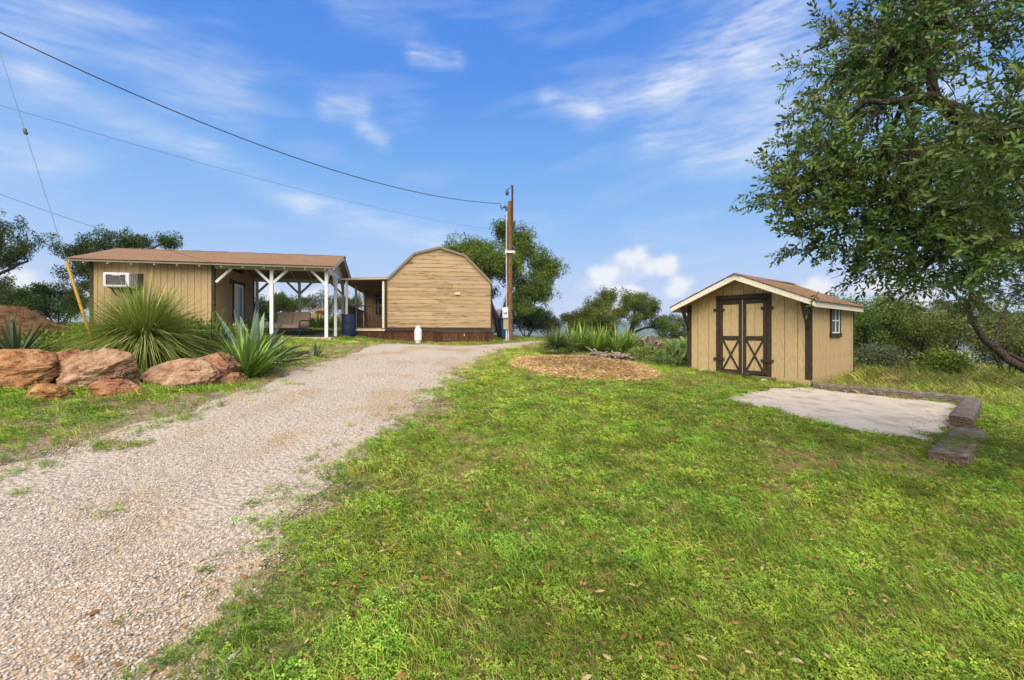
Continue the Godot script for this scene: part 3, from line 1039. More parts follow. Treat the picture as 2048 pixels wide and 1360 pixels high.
	for s in [0, 1]:
		mb = MB.new()
		var a := Vector2(-ez, ey) if s == 0 else Vector2(D + ez, ey)
		mb.prism(PackedVector2Array([a, Vector2(-zm, ry), Vector2(-zm, ry + 0.03), a + Vector2(0, 0.03)]), X0, X1 - 0.03, Color.WHITE, xf)
		part(t, "roof_deck", mb, M.roof_deck)
		mb = MB.new()
		mb.bx(X0, X1 - 0.03, ey - 0.035, ey + 0.034, (ez + 0.001 if s == 0 else -D - ez - 0.021), (ez + 0.021 if s == 0 else -D - ez - 0.001), 0.003, Color(0.36, 0.31, 0.25))
		part(t, "eave_trim", mb, M.paint)
		for e in [X0 - 0.022, X1 - 0.028]:
			mb = MB.new()
			mb.prism(PackedVector2Array([a + Vector2(0, -0.075), Vector2(-zm, ry - 0.075), Vector2(-zm, ry + 0.04), a + Vector2(0, 0.04)]), e, e + 0.024, Color.WHITE, xf)
			part(t, "barge_board", mb, M.pale_green_paint if e > 0 and s == 1 else M.cream_trim)
	shingles(t, Vector3(X0 - 0.03, ey + 0.035, ez + 0.05), Vector3(X1 + 0.03, ey + 0.035, ez + 0.05), Vector3(X0 - 0.03, ry + 0.05, zm), 15, 0.92, 0.10)
	mb = MB.new()
	mb.prism(PackedVector2Array([Vector2(D + ez + 0.04, ey + 0.03), Vector2(-zm, ry + 0.045), Vector2(-zm, ry + 0.055), Vector2(D + ez + 0.04, ey + 0.042)]), X0 - 0.03, X1 + 0.03, Color(0.9, 0.85, 0.85), xf)
	part(t, "rear_roofing", mb, M.shingle)
	for k in 26:
		mb = MB.new()
		var x0 := X0 - 0.03 + k * 0.31
		mb.prism(PackedVector2Array([Vector2(-zm - 0.14, ry + 0.02), Vector2(-zm, ry + 0.085), Vector2(-zm + 0.14, ry + 0.02), Vector2(-zm, ry + 0.06)]), x0, x0 + 0.33, Color.WHITE * R.randf_range(0.55, 0.8), xf * Transform3D(Basis(), Vector3(0, 0.004 * (k % 3), 0)))
		part(t, "ridge_shingle", mb, M.shingle)
	# rafters with tails under both eaves
	var k := 0
	var x := XL + 0.02
	while x < 0.3:
		for s in [0, 1]:
			mb = MB.new()
			var a := Vector2(-ez + 0.02, ey + 0.006) if s == 0 else Vector2(D + ez - 0.02, ey + 0.006)
			var low := Vector2(0, -0.10)
			if x < XM - 0.05:
				var b := a.lerp(Vector2(-zm, ry - 0.01), 0.15)
				mb.prism(PackedVector2Array([a + low, b + low, b + Vector2(0, -0.004), a + Vector2(0, -0.004)]), x - 0.02, x + 0.02, Color.WHITE, xf)
			else:
				mb.prism(PackedVector2Array([a + low, Vector2(-zm, ry - 0.11), Vector2(-zm, ry - 0.012), a + Vector2(0, -0.004)]), x - 0.02, x + 0.02, Color.WHITE, xf)
			part(t, "rafter", mb, M.pale_green_paint)
		x += 0.665
	# gable panel over the open end
	mb = MB.new()
	mb.prism(PackedVector2Array([Vector2(0.05, beam + 0.17), Vector2(D - 0.05, beam + 0.17), Vector2(-zm + 0.05, ry - 0.13), Vector2(-zm - 0.05, ry - 0.13)]), 0.02, 0.04, Color.WHITE, xf)
	part(t, "gable_panel", mb, M.pale_green_paint)
	# storm door in the carport wall
	mb = MB.new()
	var za := -1.66
	var zb := -2.86
	mb.bx(XM + 0.001, XM + 0.03, -0.02, 2.08, za - 0.1, za)
	mb.bx(XM + 0.001, XM + 0.03, -0.02, 2.08, zb, zb + 0.1)
	mb.bx(XM + 0.001, XM + 0.034, 2.08, 2.19, zb - 0.12, za + 0.12)
	var df := part(t, "door_frame", mb, M.brown_trim)
	mb = MB.new()
	for q in [[za - 0.1, za - 0.24, 0.0, 2.08], [zb + 0.24, zb + 0.1, 0.0, 2.08], [za - 0.24, zb + 0.24, 1.95, 2.08], [za - 0.24, zb + 0.24, 0.0, 0.35], [za - 0.24, za - 0.62, 0.35, 1.95]]:
		mb.bx(XM + 0.002, XM + 0.025, q[2], q[3], minf(q[0], q[1]), maxf(q[0], q[1]), 0.003, Color(0.72, 0.72, 0.68))
	var door := part(t, "door", mb, M.paint)
	mb = MB.new()
	mb.bx(XM + 0.002, XM + 0.008, 0.35, 1.95, zb + 0.24, za - 0.62, 0.0, Color(0.22, 0.24, 0.24))
	part(door, "pane", mb, M.plastic)
	mb = MB.new()
	mb.tube(PackedVector3Array([Vector3(XM + 0.03, 1.0, za - 0.2), Vector3(XM + 0.07, 1.0, za - 0.2), Vector3(XM + 0.07, 1.0, za - 0.3)]), PackedFloat32Array([0.012]), 6, Color(0.1, 0.1, 0.1))
	part(door, "handle", mb, M.plastic)
	# dark lamp beside the door
	mb = MB.new()
	mb.bx(XM + 0.002, XM + 0.07, 2.0, 2.2, -1.46, -1.36, 0.01, Color(0.05, 0.05, 0.05))
	part(t, "porch_lamp", mb, M.plastic)
	# window air conditioner
	var ac := thing("window_air_conditioner", "white window air conditioner sticking out of the tan cabin wall", "air conditioner", t.transform * Vector3(-6.30, 1.64, 0.0), deg_to_rad(12.5))
	mb = MB.new()
	mb.bx(-0.35, 0.35, 0.0, 0.47, 0.03, 0.055, 0.004)
	mb.bx(-0.42, 0.50, -0.04, 0.51, 0.002, 0.028, 0.004)
	part(ac, "mounting_board", mb, M.brown_trim)
	mb = MB.new()
	var wc := Color(0.62, 0.63, 0.65)
	mb.bx(-0.36, 0.36, 0.44, 0.47, 0.056, 0.52, 0.006, wc)
	mb.bx(-0.36, 0.36, 0.0, 0.03, 0.056, 0.52, 0.006, wc)
	for xx in [[-0.36, -0.33], [0.33, 0.36]]:
		mb.bx(xx[0], xx[1], 0.031, 0.439, 0.44, 0.52, 0.005, wc)
		for z in [0.075, 0.185, 0.295, 0.40]:
			mb.bx(xx[0], xx[1], 0.031, 0.439, z, z + 0.03, 0.003, wc)
	mb.bx(-0.36, 0.36, 0.0305, 0.07, 0.5205, 0.535, 0.004, wc)
	mb.bx(-0.36, 0.36, 0.40, 0.4395, 0.5205, 0.535, 0.004, wc)
	for xx in [[-0.36, -0.29], [0.26, 0.36]]:
		mb.bx(xx[0], xx[1], 0.071, 0.399, 0.5205, 0.535, 0.004, wc)
	mb.bx(-0.12, 0.12, 0.375, 0.398, 0.521, 0.536, 0.003, wc)
	part(ac, "casing", mb, M.plastic)
	mb = MB.new()
	mb.bx(-0.33, 0.33, 0.03, 0.44, 0.06, 0.46, 0.0, Color(0.06, 0.06, 0.065))
	for q in 22:
		mb.bx(-0.288 + q * 0.025, -0.282 + q * 0.025, 0.07, 0.40, 0.515, 0.522, 0.0, Color(0.16, 0.165, 0.18))
	for q in 14:
		mb.bx(-0.29, 0.26, 0.075 + q * 0.024, 0.080 + q * 0.024, 0.512, 0.516, 0.0, Color(0.16, 0.165, 0.18))
	mb.bx(-0.30, 0.27, 0.06, 0.41, 0.47, 0.50, 0.0, Color(0.10, 0.105, 0.115))
	part(ac, "grille", mb, M.plastic)
	mb = MB.new()
	for xx in [-0.25, 0.25]:
		mb.bar(Vector3(xx, -0.25, 0.03), Vector3(xx, -0.005, 0.36), 0.03, 0.03, 0.002, Color(0.04, 0.035, 0.03))
	mb.bx(-0.3, 0.3, -0.035, -0.003, 0.03, 0.42, 0.003, Color(0.04, 0.035, 0.03))
	part(ac, "support_bracket", mb, M.paint)


# ---------------------------------------------------------------- lofted barn cabin
func barn() -> void:
	var t := thing("barn_cabin", "gambrel roofed barn cabin of weathered tan lap boards on a red brown skirt", "cabin", Vector3(-5.34, 1.77, -19.5), deg_to_rad(10))
	var W := 4.45
	var D := 8.0
	var out := PackedVector2Array([Vector2(0, 0), Vector2(W, 0), Vector2(W, 2.02), Vector2(3.31, 3.16), Vector2(2.22, 3.48), Vector2(1.13, 3.18), Vector2(0, 2.05)])
	var mb := MB.new()
	var core := PackedVector2Array()
	for p in out:
		core.append(p.lerp(Vector2(W / 2, 1.4), 0.012))
	mb.prism(core, -D, -0.05, Color(0.5, 0.45, 0.4))
	part(t, "wall", mb, M.porch_wall)
	# lap siding, every board its own piece with a wavering lower edge
	var rows := 20
	var hgt := 3.48 / rows
	for r in rows:
		var y0 := r * hgt + 0.012
		var y1 := (r + 1) * hgt + 0.02
		var splits := [0.0, W]
		if r % 3 == 0:
			splits = [0.0, R.randf_range(1.2, 2.4), W]
		elif r % 3 == 1:
			splits = [0.0, R.randf_range(2.2, 3.3), W]
		for s in splits.size() - 1:
			var poly := PackedVector2Array()
			var a: float = splits[s] + (0.003 if s > 0 else 0.0)
			var b: float = splits[s + 1]
			for q in 11:
				var xx := lerpf(a, b, q / 10.0)
				poly.append(Vector2(xx, y0 + nz.get_noise_2d(xx * 5 + r * 31, r * 9.0) * 0.005 + R.randf_range(-0.003, 0.003)))
			poly.append(Vector2(b, y1))
			poly.append(Vector2(a, y1))
			for cut in Geometry2D.intersect_polygons(poly, out):
				if cut.size() < 3:
					continue
				mb = MB.new()
				var g := R.randf_range(0.8, 1.08)
				var sh := Vector2(R.randf_range(-40, 40), R.randf_range(-40, 40))
				for q in cut.size():
					cut[q] += sh
				mb.prism(cut, 0.0, 0.022, Color(g, g * R.randf_range(0.95, 1.0), g * R.randf_range(0.9, 1.0)))
				# tilt so that each lower edge stands proud of the board below
				var bas := Basis(Vector3.RIGHT, -0.065)
				inst(t, "siding_board", mb.done(M.barn_board), Transform3D(bas, Vector3(0, y1, 0.0) - bas * Vector3(sh.x, sh.y + y1, 0) + Vector3(0, 0, 0)))
	# corner boards, base board
	mb = MB.new()
	mb.bx(-0.09, -0.001, -0.06, 2.02, -0.03, 0.045)
	part(t, "corner_trim", mb, M.brown_trim)
	mb = MB.new()
	mb.bx(W + 0.001, W + 0.06, -0.06, 2.0, -0.06, 0.045)
	part(t, "corner_trim", mb, M.brown_trim)
	mb = MB.new()
	mb.bx(-0.09, W + 0.06, -0.14, -0.005, -0.02, 0.032)
	part(t, "base_trim", mb, M.brown_trim)
	# roof: metal edged gambrel
	var rp := [Vector2(W + 0.1, 1.95), Vector2(W, 2.04), Vector2(3.31, 3.18), Vector2(2.22, 3.50), Vector2(1.13, 3.20), Vector2(0, 2.07)]
	for k in range(1, 5):
		mb = MB.new()
		var a: Vector2 = rp[k] if k != 1 else rp[1] + (rp[1] - rp[2]).normalized() * 0.1
		var b: Vector2 = rp[k + 1]
		var nn := Vector2(b.y - a.y, a.x - b.x).normalized()
		if nn.y < 0:
			nn = -nn
		mb.prism(PackedVector2Array([a, b, b + nn * 0.05 + (b - a).normalized() * 0.012, a + nn * 0.05]), -D - 0.1, 0.09, Color(0.19, 0.15, 0.11))
		part(t, "roof_panel", mb, M.paint)
		mb = MB.new()
		mb.prism(PackedVector2Array([a - nn * 0.05, b - nn * 0.05, b + nn * 0.035, a + nn * 0.035]), 0.0905, 0.105, Color(0.20, 0.165, 0.12) * R.randf_range(0.9, 1.05))
		part(t, "rake_trim", mb, M.paint)
	# skirt planks
	var x := -1.72
	var k := 0
	while x < W + 0.02:
		mb = MB.new()
		var w := R.randf_range(0.12, 0.15)
		var g := R.randf_range(0.55, 1.5)
		mb.bx(x, x + w - 0.007, -0.95, -0.15, -0.035, -0.012 + R.randf() * 0.006, 0.003, Color(g, g * R.randf_range(0.9, 1.0), g * 0.95))
		part(t, "skirt_plank", mb, M.skirt_wood)
		x += w
	mb = MB.new()
	mb.bx(-1.72, W, -0.95, -0.16, -D, -0.06, 0.0, Color(0.3, 0.3, 0.3))
	part(t, "foundation", mb, M.skirt_wood)
	# wall vent
	mb = MB.new()
	mb.bx(2.87, 3.10, 1.45, 1.55, 0.02, 0.10, 0.01, Color(0.74, 0.52, 0.40))
	part(t, "vent_cover", mb, M.paint)
	mb = MB.new()
	mb.tube(PackedVector3Array([Vector3(3.28, -0.28, 0.0), Vector3(3.28, -0.28, 0.09), Vector3(3.28, -0.36, 0.10)]), PackedFloat32Array([0.022]), 8, Color(0.5, 0.42, 0.3))
	part(t, "hose_bib", mb, M.metal)
	# side porch
	var PW := -1.72
	mb = MB.new()
	mb.bx(PW, -0.1, -0.14, -0.055, -0.05, 0.03, 0.004, Color(0.85, 0.8, 0.68))
	part(t, "deck_rim", mb, M.cream_trim)
	var dz := 0.0
	for q in 34:
		mb = MB.new()
		var z0 := -0.05 - q * 0.147
		mb.bx(PW, -0.02, -0.054, -0.015, z0 - 0.14, z0, 0.003, Color.WHITE * R.randf_range(0.85, 1.05))
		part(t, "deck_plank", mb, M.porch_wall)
	for q in 10:
		mb = MB.new()
		var y0 := q * 0.2
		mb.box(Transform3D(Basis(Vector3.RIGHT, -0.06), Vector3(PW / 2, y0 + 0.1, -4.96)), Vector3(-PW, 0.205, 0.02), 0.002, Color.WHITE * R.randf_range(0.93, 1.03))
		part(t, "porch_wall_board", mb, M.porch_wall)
	mb = MB.new()
	mb.prism(PackedVector2Array([Vector2(PW - 0.25, 2.02), Vector2(0.0, 2.10), Vector2(0, 2.16), Vector2(PW - 0.25, 2.07)]), -D, 0.1, Color(0.2, 0.16, 0.12))
	part(t, "porch_roof", mb, M.paint)
	mb = MB.new()
	mb.prism(PackedVector2Array([Vector2(PW - 0.25, 1.99), Vector2(0.0, 2.07), Vector2(0, 2.13), Vector2(PW - 0.25, 2.05)]), 0.1005, 0.115, Color(0.42, 0.36, 0.27))
	part(t, "porch_fascia", mb, M.paint)
	for q in 12:
		mb = MB.new()
		var xa := PW - 0.2 + q * 0.155
		mb.bx(xa, xa + 0.148, 1.985 + q * 0.0065, 2.0 + q * 0.0065, -5.0, 0.08, 0.002, Color.WHITE * R.randf_range(0.85, 1.05))
		part(t, "ceiling_board", mb, M.roof_deck)
	for c in [[-0.17, -0.03], [PW + 0.05, -0.03], [PW + 0.05, -2.4], [PW + 0.05, -4.85]]:
		mb = MB.new()
		mb.bx(c[0] - 0.045, c[0] + 0.045, -0.014, 2.0, c[1] - 0.045, c[1] + 0.045, 0.005)
		part(t, "porch_post", mb, M.cream_trim)
	for s in [0, 1]:
		mb = MB.new()
		if s == 0:
			mb.bx(PW + 0.1, -0.22, 0.90, 0.95, -0.06, 0.0)
			mb.bx(PW + 0.1, -0.22, 0.04, 0.08, -0.05, -0.01)
		else:
			mb.bx(PW + 0.02, PW + 0.08, 0.90, 0.95, -4.8, -0.1)
			mb.bx(PW + 0.03, PW + 0.07, 0.04, 0.08, -4.8, -0.1)
		var rail := part(t, "railing", mb, M.brown_trim)
		var count := 12 if s == 0 else 30
		for q in count:
			mb = MB.new()
			if s == 0:
				var xx := PW + 0.16 + q * 0.118
				mb.bx(xx, xx + 0.024, 0.081, 0.899, -0.042, -0.018, 0.002)
			else:
				var zz := -0.2 - q * 0.155
				mb.bx(PW + 0.038, PW + 0.062, 0.081, 0.899, zz - 0.024, zz, 0.002)
			part(rail, "baluster", mb, M.brown_trim)
	# porch window
	mb = MB.new()
	for q in [[-1.05, -0.96, 0.78, 1.78], [-0.24, -0.15, 0.78, 1.78], [-0.96, -0.24, 1.70, 1.78], [-0.96, -0.24, 0.78, 0.86]]:
		mb.bx(q[0], q[1], q[2], q[3], -4.94, -4.90)
	var win := part(t, "window", mb, M.brown_trim)
	mb = MB.new()
	for q in [[-0.96, -0.93, 0.86, 1.70], [-0.27, -0.24, 0.86, 1.70], [-0.93, -0.27, 1.27, 1.30], [-0.93, -0.27, 1.67, 1.70]]:
		mb.bx(q[0], q[1], q[2], q[3], -4.935, -4.915, 0.002, Color(0.7, 0.7, 0.7))
	part(win, "sash", mb, M.paint)
	mb = MB.new()
	mb.bx(-0.96, -0.24, 0.86, 1.70, -4.94, -4.93, 0.0, Color(0.05, 0.06, 0.07))
	part(win, "pane", mb, M.plastic)


# ---------------------------------------------------------------- pole and wires
func sag(a: Vector3, b: Vector3, drop: float, n := 24) -> PackedVector3Array:
	var p := PackedVector3Array()
	for k in n + 1:
		var s := float(k) / n
		p.append(a.lerp(b, s) + Vector3.DOWN * drop * 4.0 * s * (1.0 - s))
	return p


func wire(called: String, label: String, pts: PackedVector3Array, r: float, col: Color) -> void:
	var mb := MB.new()
	mb.tube(pts, PackedFloat32Array([r]), 6, col)
	metas(part(self, called, mb, M.plastic), label, "wire")


func pole_and_wires() -> void:
	var base := gp(-0.09, 20.7, -0.1)
	var t := thing("utility_pole", "orange brown wooden utility pole with meter box and conduit beside the driveway", "utility pole", base)
	var mb := MB.new()
	mb.tube(PackedVector3Array([Vector3(0, 0, 0), Vector3(0.0, 3.2, 0), Vector3(0.0, 6.45, 0)]), PackedFloat32Array([0.12, 0.108, 0.095]), 16)
	part(t, "pole", mb, M.pole_wood)
	mb = MB.new()
	mb.bx(0.06, 0.15, 5.35, 7.15, 0.09, 0.13, 0.004, Color(0.45, 0.4, 0.35))
	part(t, "mast_board", mb, M.pole_wood)
	mb = MB.new()
	var grey := Color(0.42, 0.43, 0.44)
	mb.tube(PackedVector3Array([Vector3(-0.16, 1.55, 0.08), Vector3(-0.16, 5.9, 0.08), Vector3(-0.16, 6.05, 0.08)]), PackedFloat32Array([0.028]), 10, grey)
	mb.tube(PackedVector3Array([Vector3(-0.16, 0.05, 0.1), Vector3(-0.16, 0.75, 0.1)]), PackedFloat32Array([0.03]), 10, Color(0.62, 0.63, 0.65))
	mb.tube(PackedVector3Array([Vector3(-0.08, 0.05, 0.12), Vector3(-0.08, 0.75, 0.12)]), PackedFloat32Array([0.02]), 10, Color(0.62, 0.63, 0.65))
	part(t, "conduit", mb, M.plastic)
	mb = MB.new()
	mb.tube(PackedVector3Array([Vector3(-0.16, 6.0, 0.08), Vector3(-0.17, 6.15, 0.08), Vector3(-0.25, 6.2, 0.1), Vector3(-0.3, 6.14, 0.1)]), PackedFloat32Array([0.05, 0.065, 0.06, 0.03]), 10, Color(0.06, 0.06, 0.065))
	for q in 3:
		mb.tube(PackedVector3Array([Vector3(-0.28, 6.14, 0.1), Vector3(-0.36 - q * 0.05, 6.0 + q * 0.06, 0.1 + q * 0.03), Vector3(-0.42, 6.3, 0.1)]), PackedFloat32Array([0.01]), 5, Color(0.03, 0.03, 0.03))
	part(t, "weatherhead", mb, M.plastic)
	# security camera on its little arm
	mb = MB.new()
	mb.bar(Vector3(0.1, 7.05, 0.11), Vector3(-0.13, 6.98, 0.11), 0.02, 0.03, 0.002, Color(0.05, 0.05, 0.05))
	mb.bar(Vector3(0.1, 7.05, 0.11), Vector3(0.0, 7.15, 0.11), 0.02, 0.02, 0.002, Color(0.05, 0.05, 0.05))
	mb.lathe(PackedVector2Array([Vector2(0.0, 6.68), Vector2(0.05, 6.70), Vector2(0.075, 6.76), Vector2(0.075, 6.84), Vector2(0.055, 6.87), Vector2(0.055, 6.93), Vector2(0.03, 6.97), Vector2(0, 6.98)]), 14, Color(0.05, 0.05, 0.055), Vector3(-0.13, 0, 0.11))
	part(t, "security_camera", mb, M.plastic)
	# twin white flood lamp on a band
	mb = MB.new()
	for s in [-1.0, 1.0]:
		var o := Vector3(0.07 * s, 4.13, 0.13)
		mb.tube(PackedVector3Array([o, o + Vector3(0.05 * s, -0.01, 0.05), o + Vector3(0.12 * s, -0.03, 0.10)]), PackedFloat32Array([0.035, 0.05, 0.075]), 12, Color(0.86, 0.86, 0.84))
	mb.bx(-0.06, 0.06, 4.08, 4.18, 0.10, 0.15, 0.01, Color(0.84, 0.84, 0.82))
	part(t, "flood_lamp", mb, M.plastic)
	mb = MB.new()
	mb.bx(-0.34, -0.08, 1.15, 1.62, 0.06, 0.17, 0.012, Color(0.66, 0.69, 0.72))
	part(t, "meter_box", mb, M.plastic)
	mb = MB.new()
	mb.lathe(PackedVector2Array([Vector2(0.085, 0), Vector2(0.085, 0.07), Vector2(0.06, 0.11), Vector2(0, 0.12)]), 18, Color(0.6, 0.64, 0.68))
	inst(t, "meter_dial", mb.done(M.plastic), Transform3D(Basis(Vector3.RIGHT, PI / 2), Vector3(-0.21, 1.42, 0.165)))
	mb = MB.new()
	mb.bx(-0.30, -0.06, 0.62, 1.10, 0.06, 0.18, 0.012, Color(0.33, 0.27, 0.17))
	part(t, "breaker_box", mb, M.plastic)
	mb = MB.new()
	mb.bx(-0.31, -0.05, 1.08, 1.115, 0.055, 0.195, 0.006, Color(0.26, 0.21, 0.14))
	part(t, "breaker_box_hood", mb, M.plastic)
	var at := base + Vector3(-0.14, 0, 0)
	# wires: service drop, thin line to the same pole, line to the cabin eave, guy wire
	var black := Color(0.035, 0.04, 0.045)
	wire("service_cable", "thick dark service cable sagging from the upper left sky to the pole top", sag(Vector3(-12.0, 8.35, -8.6), at + Vector3(-0.28, 6.32, 0.1), 0.95, 40), 0.014, black)
	wire("telephone_wire", "thin grey wire running high across the sky, ending behind the pole", sag(Vector3(-12.6, 7.0, -10.4), Vector3(-1.6, 8.2, -29.0), 0.35, 30), 0.005, Color(0.12, 0.14, 0.18))
	wire("cabin_drop_wire", "thin wire slanting down in front of the cabin roof to its eave", sag(Vector3(-15.0, 5.75, -12.0), Vector3(-10.15, 3.93, -15.35), 0.12, 20), 0.006, Color(0.05, 0.055, 0.06))
	var g0 := gp(-8.55, 9.35, -0.1)
	var g1 := g0 + Vector3(-2.7, 8.5, 0.0)
	var dir := (g1 - g0).normalized()
	t = thing("guy_wire", "steep steel guy wire with yellow plastic guard at the cabin corner", "guy wire", Vector3.ZERO)
	mb = MB.new()
	mb.tube(PackedVector3Array([g0, g0.lerp(g1, 0.5), g1]), PackedFloat32Array([0.0055]), 5, Color(0.17, 0.19, 0.22))
	part(t, "wire", mb, M.plastic)
	mb = MB.new()
	mb.tube(PackedVector3Array([g0 + dir * 0.02, g0 + dir * 1.0, g0 + dir * 2.0]), PackedFloat32Array([0.024, 0.026, 0.029]), 10, Color(0.50, 0.27, 0.02))
	part(t, "guard", mb, M.plastic)
	mb = MB.new()
	var ip := g0 + dir * 4.8
	mb.tube(PackedVector3Array([ip - dir * 0.07, ip - dir * 0.05, ip, ip + dir * 0.05, ip + dir * 0.07]), PackedFloat32Array([0.01, 0.035, 0.03, 0.035, 0.01]), 8, Color(0.10, 0.09, 0.09))
	part(t, "insulator", mb, M.plastic)


# ---------------------------------------------------------------- small things about the yard
func yard_things() -> void:
	# blue drum
	var t := thing("blue_barrel", "dark blue plastic drum standing at the left end of the barn porch", "barrel", gp(-6.82, 19.0) + Vector3(0, 0.02, 0))
	var mb := MB.new()
	var blue := Color(0.018, 0.028, 0.075)
	var pr := PackedVector2Array()
	for q in [[0.0, 0.0], [0.26, 0.0], [0.285, 0.03], [0.29, 0.27], [0.303, 0.29], [0.303, 0.31], [0.29, 0.33], [0.29, 0.57], [0.303, 0.59], [0.303, 0.61], [0.29, 0.63], [0.288, 0.83], [0.275, 0.86], [0.285, 0.87], [0.285, 0.90], [0.26, 0.90], [0.255, 0.86], [0.0, 0.86]]:
		pr.append(Vector2(q[0], q[1]))
	mb.lathe(pr, 28, blue)
	part(t, "body", mb, M.plastic)
	mb = MB.new()
	for s in [-1.0, 1.0]:
		mb.lathe(PackedVector2Array([Vector2(0.045, 0.86), Vector2(0.045, 0.885), Vector2(0, 0.887)]), 10, blue * 1.4, Vector3(0.15 * s, 0, 0.05))
	part(t, "bung", mb, M.plastic)
	# propane tank
	t = thing("propane_tank", "white upright propane tank standing in front of the barn skirt", "gas tank", gp(-3.92, 19.0) + Vector3(0, 0.02, 0))
	mb = MB.new()
	pr = PackedVector2Array()
	var w := Color(0.80, 0.81, 0.83)
	for q in [[0.0, 0.06], [0.10, 0.065], [0.145, 0.10], [0.153, 0.15], [0.153, 0.50], [0.145, 0.55], [0.11, 0.60], [0.05, 0.625], [0.0, 0.63]]:
		pr.append(Vector2(q[0], q[1]))
	mb.lathe(pr, 24, w)
	part(t, "cylinder", mb, M.plastic)
	mb = MB.new()
	mb.lathe(PackedVector2Array([Vector2(0.11, 0.0), Vector2(0.115, 0.0), Vector2(0.115, 0.09), Vector2(0.11, 0.09)]), 20, w)
	part(t, "foot_ring", mb, M.plastic)
	mb = MB.new()
	for s in [[0.35, 2.8], [3.5, 5.9]]:
		var p := PackedVector3Array()
		for q in 9:
			var a := lerpf(s[0], s[1], q / 8.0)
			for r in [[0.09, 0.59], [0.098, 0.59], [0.098, 0.72], [0.09, 0.72]]:
				p.append(Vector3(cos(a) * r[0], r[1], -sin(a) * r[0]))
		mb.patch(p, 9, 4, true, PackedColorArray([w]))
	part(t, "collar", mb, M.plastic)
	mb = MB.new()
	mb.lathe(PackedVector2Array([Vector2(0.03, 0.62), Vector2(0.022, 0.67), Vector2(0.035, 0.675), Vector2(0.035, 0.70), Vector2(0, 0.705)]), 10, Color(0.35, 0.3, 0.2))
	part(t, "valve", mb, M.metal)
	# blue wheeled bin behind the pole
	t = thing("wheeled_bin", "blue wheeled trash bin behind the utility pole under the oak", "trash bin", gp(-0.32, 22.3) + Vector3(0, 0.02, 0), 0.25)
	var bb := Color(0.012, 0.075, 0.20)
	mb = MB.new()
	mb.prism(PackedVector2Array([Vector2(-0.24, 0.06), Vector2(0.24, 0.06), Vector2(0.31, 0.95), Vector2(-0.31, 0.95)]), -0.28, 0.28, bb)
	mb.bx(-0.33, 0.33, 0.92, 0.96, -0.33, 0.33, 0.01, bb)
	part(t, "body", mb, M.plastic)
	mb = MB.new()
	mb.box(Transform3D(Basis(Vector3.RIGHT, 0.06), Vector3(0, 1.0, 0.0)), Vector3(0.66, 0.06, 0.70), 0.02, Color(0.016, 0.10, 0.25))
	part(t, "lid", mb, M.plastic)
	for s in [-1.0, 1.0]:
		mb = MB.new()
		mb.tube(PackedVector3Array([Vector3(0.26 * s, 0.12, -0.27), Vector3(0.31 * s, 0.12, -0.27)]), PackedFloat32Array([0.12]), 14, Color(0.02, 0.02, 0.02))
		part(t, "wheel", mb, M.plastic)
	# caged white water tank behind the barn
	t = thing("caged_water_tank", "white plastic water tank in a metal cage beyond the barn corner", "water tank", gp(-1.15, 25.6) + Vector3(0, 0.02, 0), 0.1)
	mb = MB.new()
	mb.bx(-0.56, 0.56, 0.18, 1.42, -0.46, 0.46, 0.06, Color(0.72, 0.74, 0.74))
	mb.lathe(PackedVector2Array([Vector2(0.1, 1.42), Vector2(0.1, 1.47), Vector2(0, 1.475)]), 12, Color(0.05, 0.05, 0.05))
	part(t, "tank", mb, M.plastic)
	mb = MB.new()
	for q in 6:
		var y := 0.2 + q * 0.25
		mb.bx(-0.6, 0.6, y, y + 0.02, 0.48, 0.50, 0.002, Color(0.4, 0.41, 0.42))
		mb.bx(0.58, 0.60, y, y + 0.02, -0.5, 0.47, 0.002, Color(0.4, 0.41, 0.42))
	for q in 9:
		var x := -0.6 + q * 0.1475
		mb.bx(x, x + 0.02, 0.15, 1.47, 0.501, 0.52, 0.002, Color(0.4, 0.41, 0.42))
	part(t, "cage", mb, M.metal)
	mb = MB.new()
	for x in [-0.55, 0.0, 0.55]:
		mb.bx(x - 0.06, x + 0.06, 0.0, 0.14, -0.5, 0.5, 0.006, Color(0.5, 0.45, 0.38))
	mb.bx(-0.6, 0.6, 0.14, 0.17, -0.5, 0.5, 0.006, Color(0.5, 0.45, 0.38))
	part(t, "pallet", mb, M.grey_wood)
	# outdoor loveseat under the carport
	var cab: Node3D = get_node("cabin_with_carport")
	t = thing("patio_loveseat", "brown cushioned patio loveseat with black metal arms under the carport", "outdoor sofa", cab.transform * Vector3(-1.75, 0.0, -1.9), deg_to_rad(-14))
	var tan := Color(0.30, 0.22, 0.17)
	mb = MB.new()
	for s in [-1.0, 1.0]:
		mb.box(Transform3D(Basis(Vector3.RIGHT, -0.22), Vector3(0.385 * s, 0.72, -0.30)), Vector3(0.75, 0.56, 0.15), 0.05, tan * R.randf_range(0.95, 1.1))
	part(t, "backrest", mb, M.cloth)
	for s in [-1.0, 1.0]:
		mb = MB.new()
		mb.box(Transform3D(Basis(Vector3.RIGHT, 0.05), Vector3(0.385 * s, 0.42, 0.08)), Vector3(0.75, 0.15, 0.66), 0.045, tan * R.randf_range(0.95, 1.1))
		part(t, "seat_cushion", mb, M.cloth)
	mb = MB.new()
	mb.bx(-0.8, 0.8, 0.30, 0.34, -0.28, 0.4, 0.006, Color(0.02, 0.018, 0.016))
	part(t, "frame", mb, M.paint)
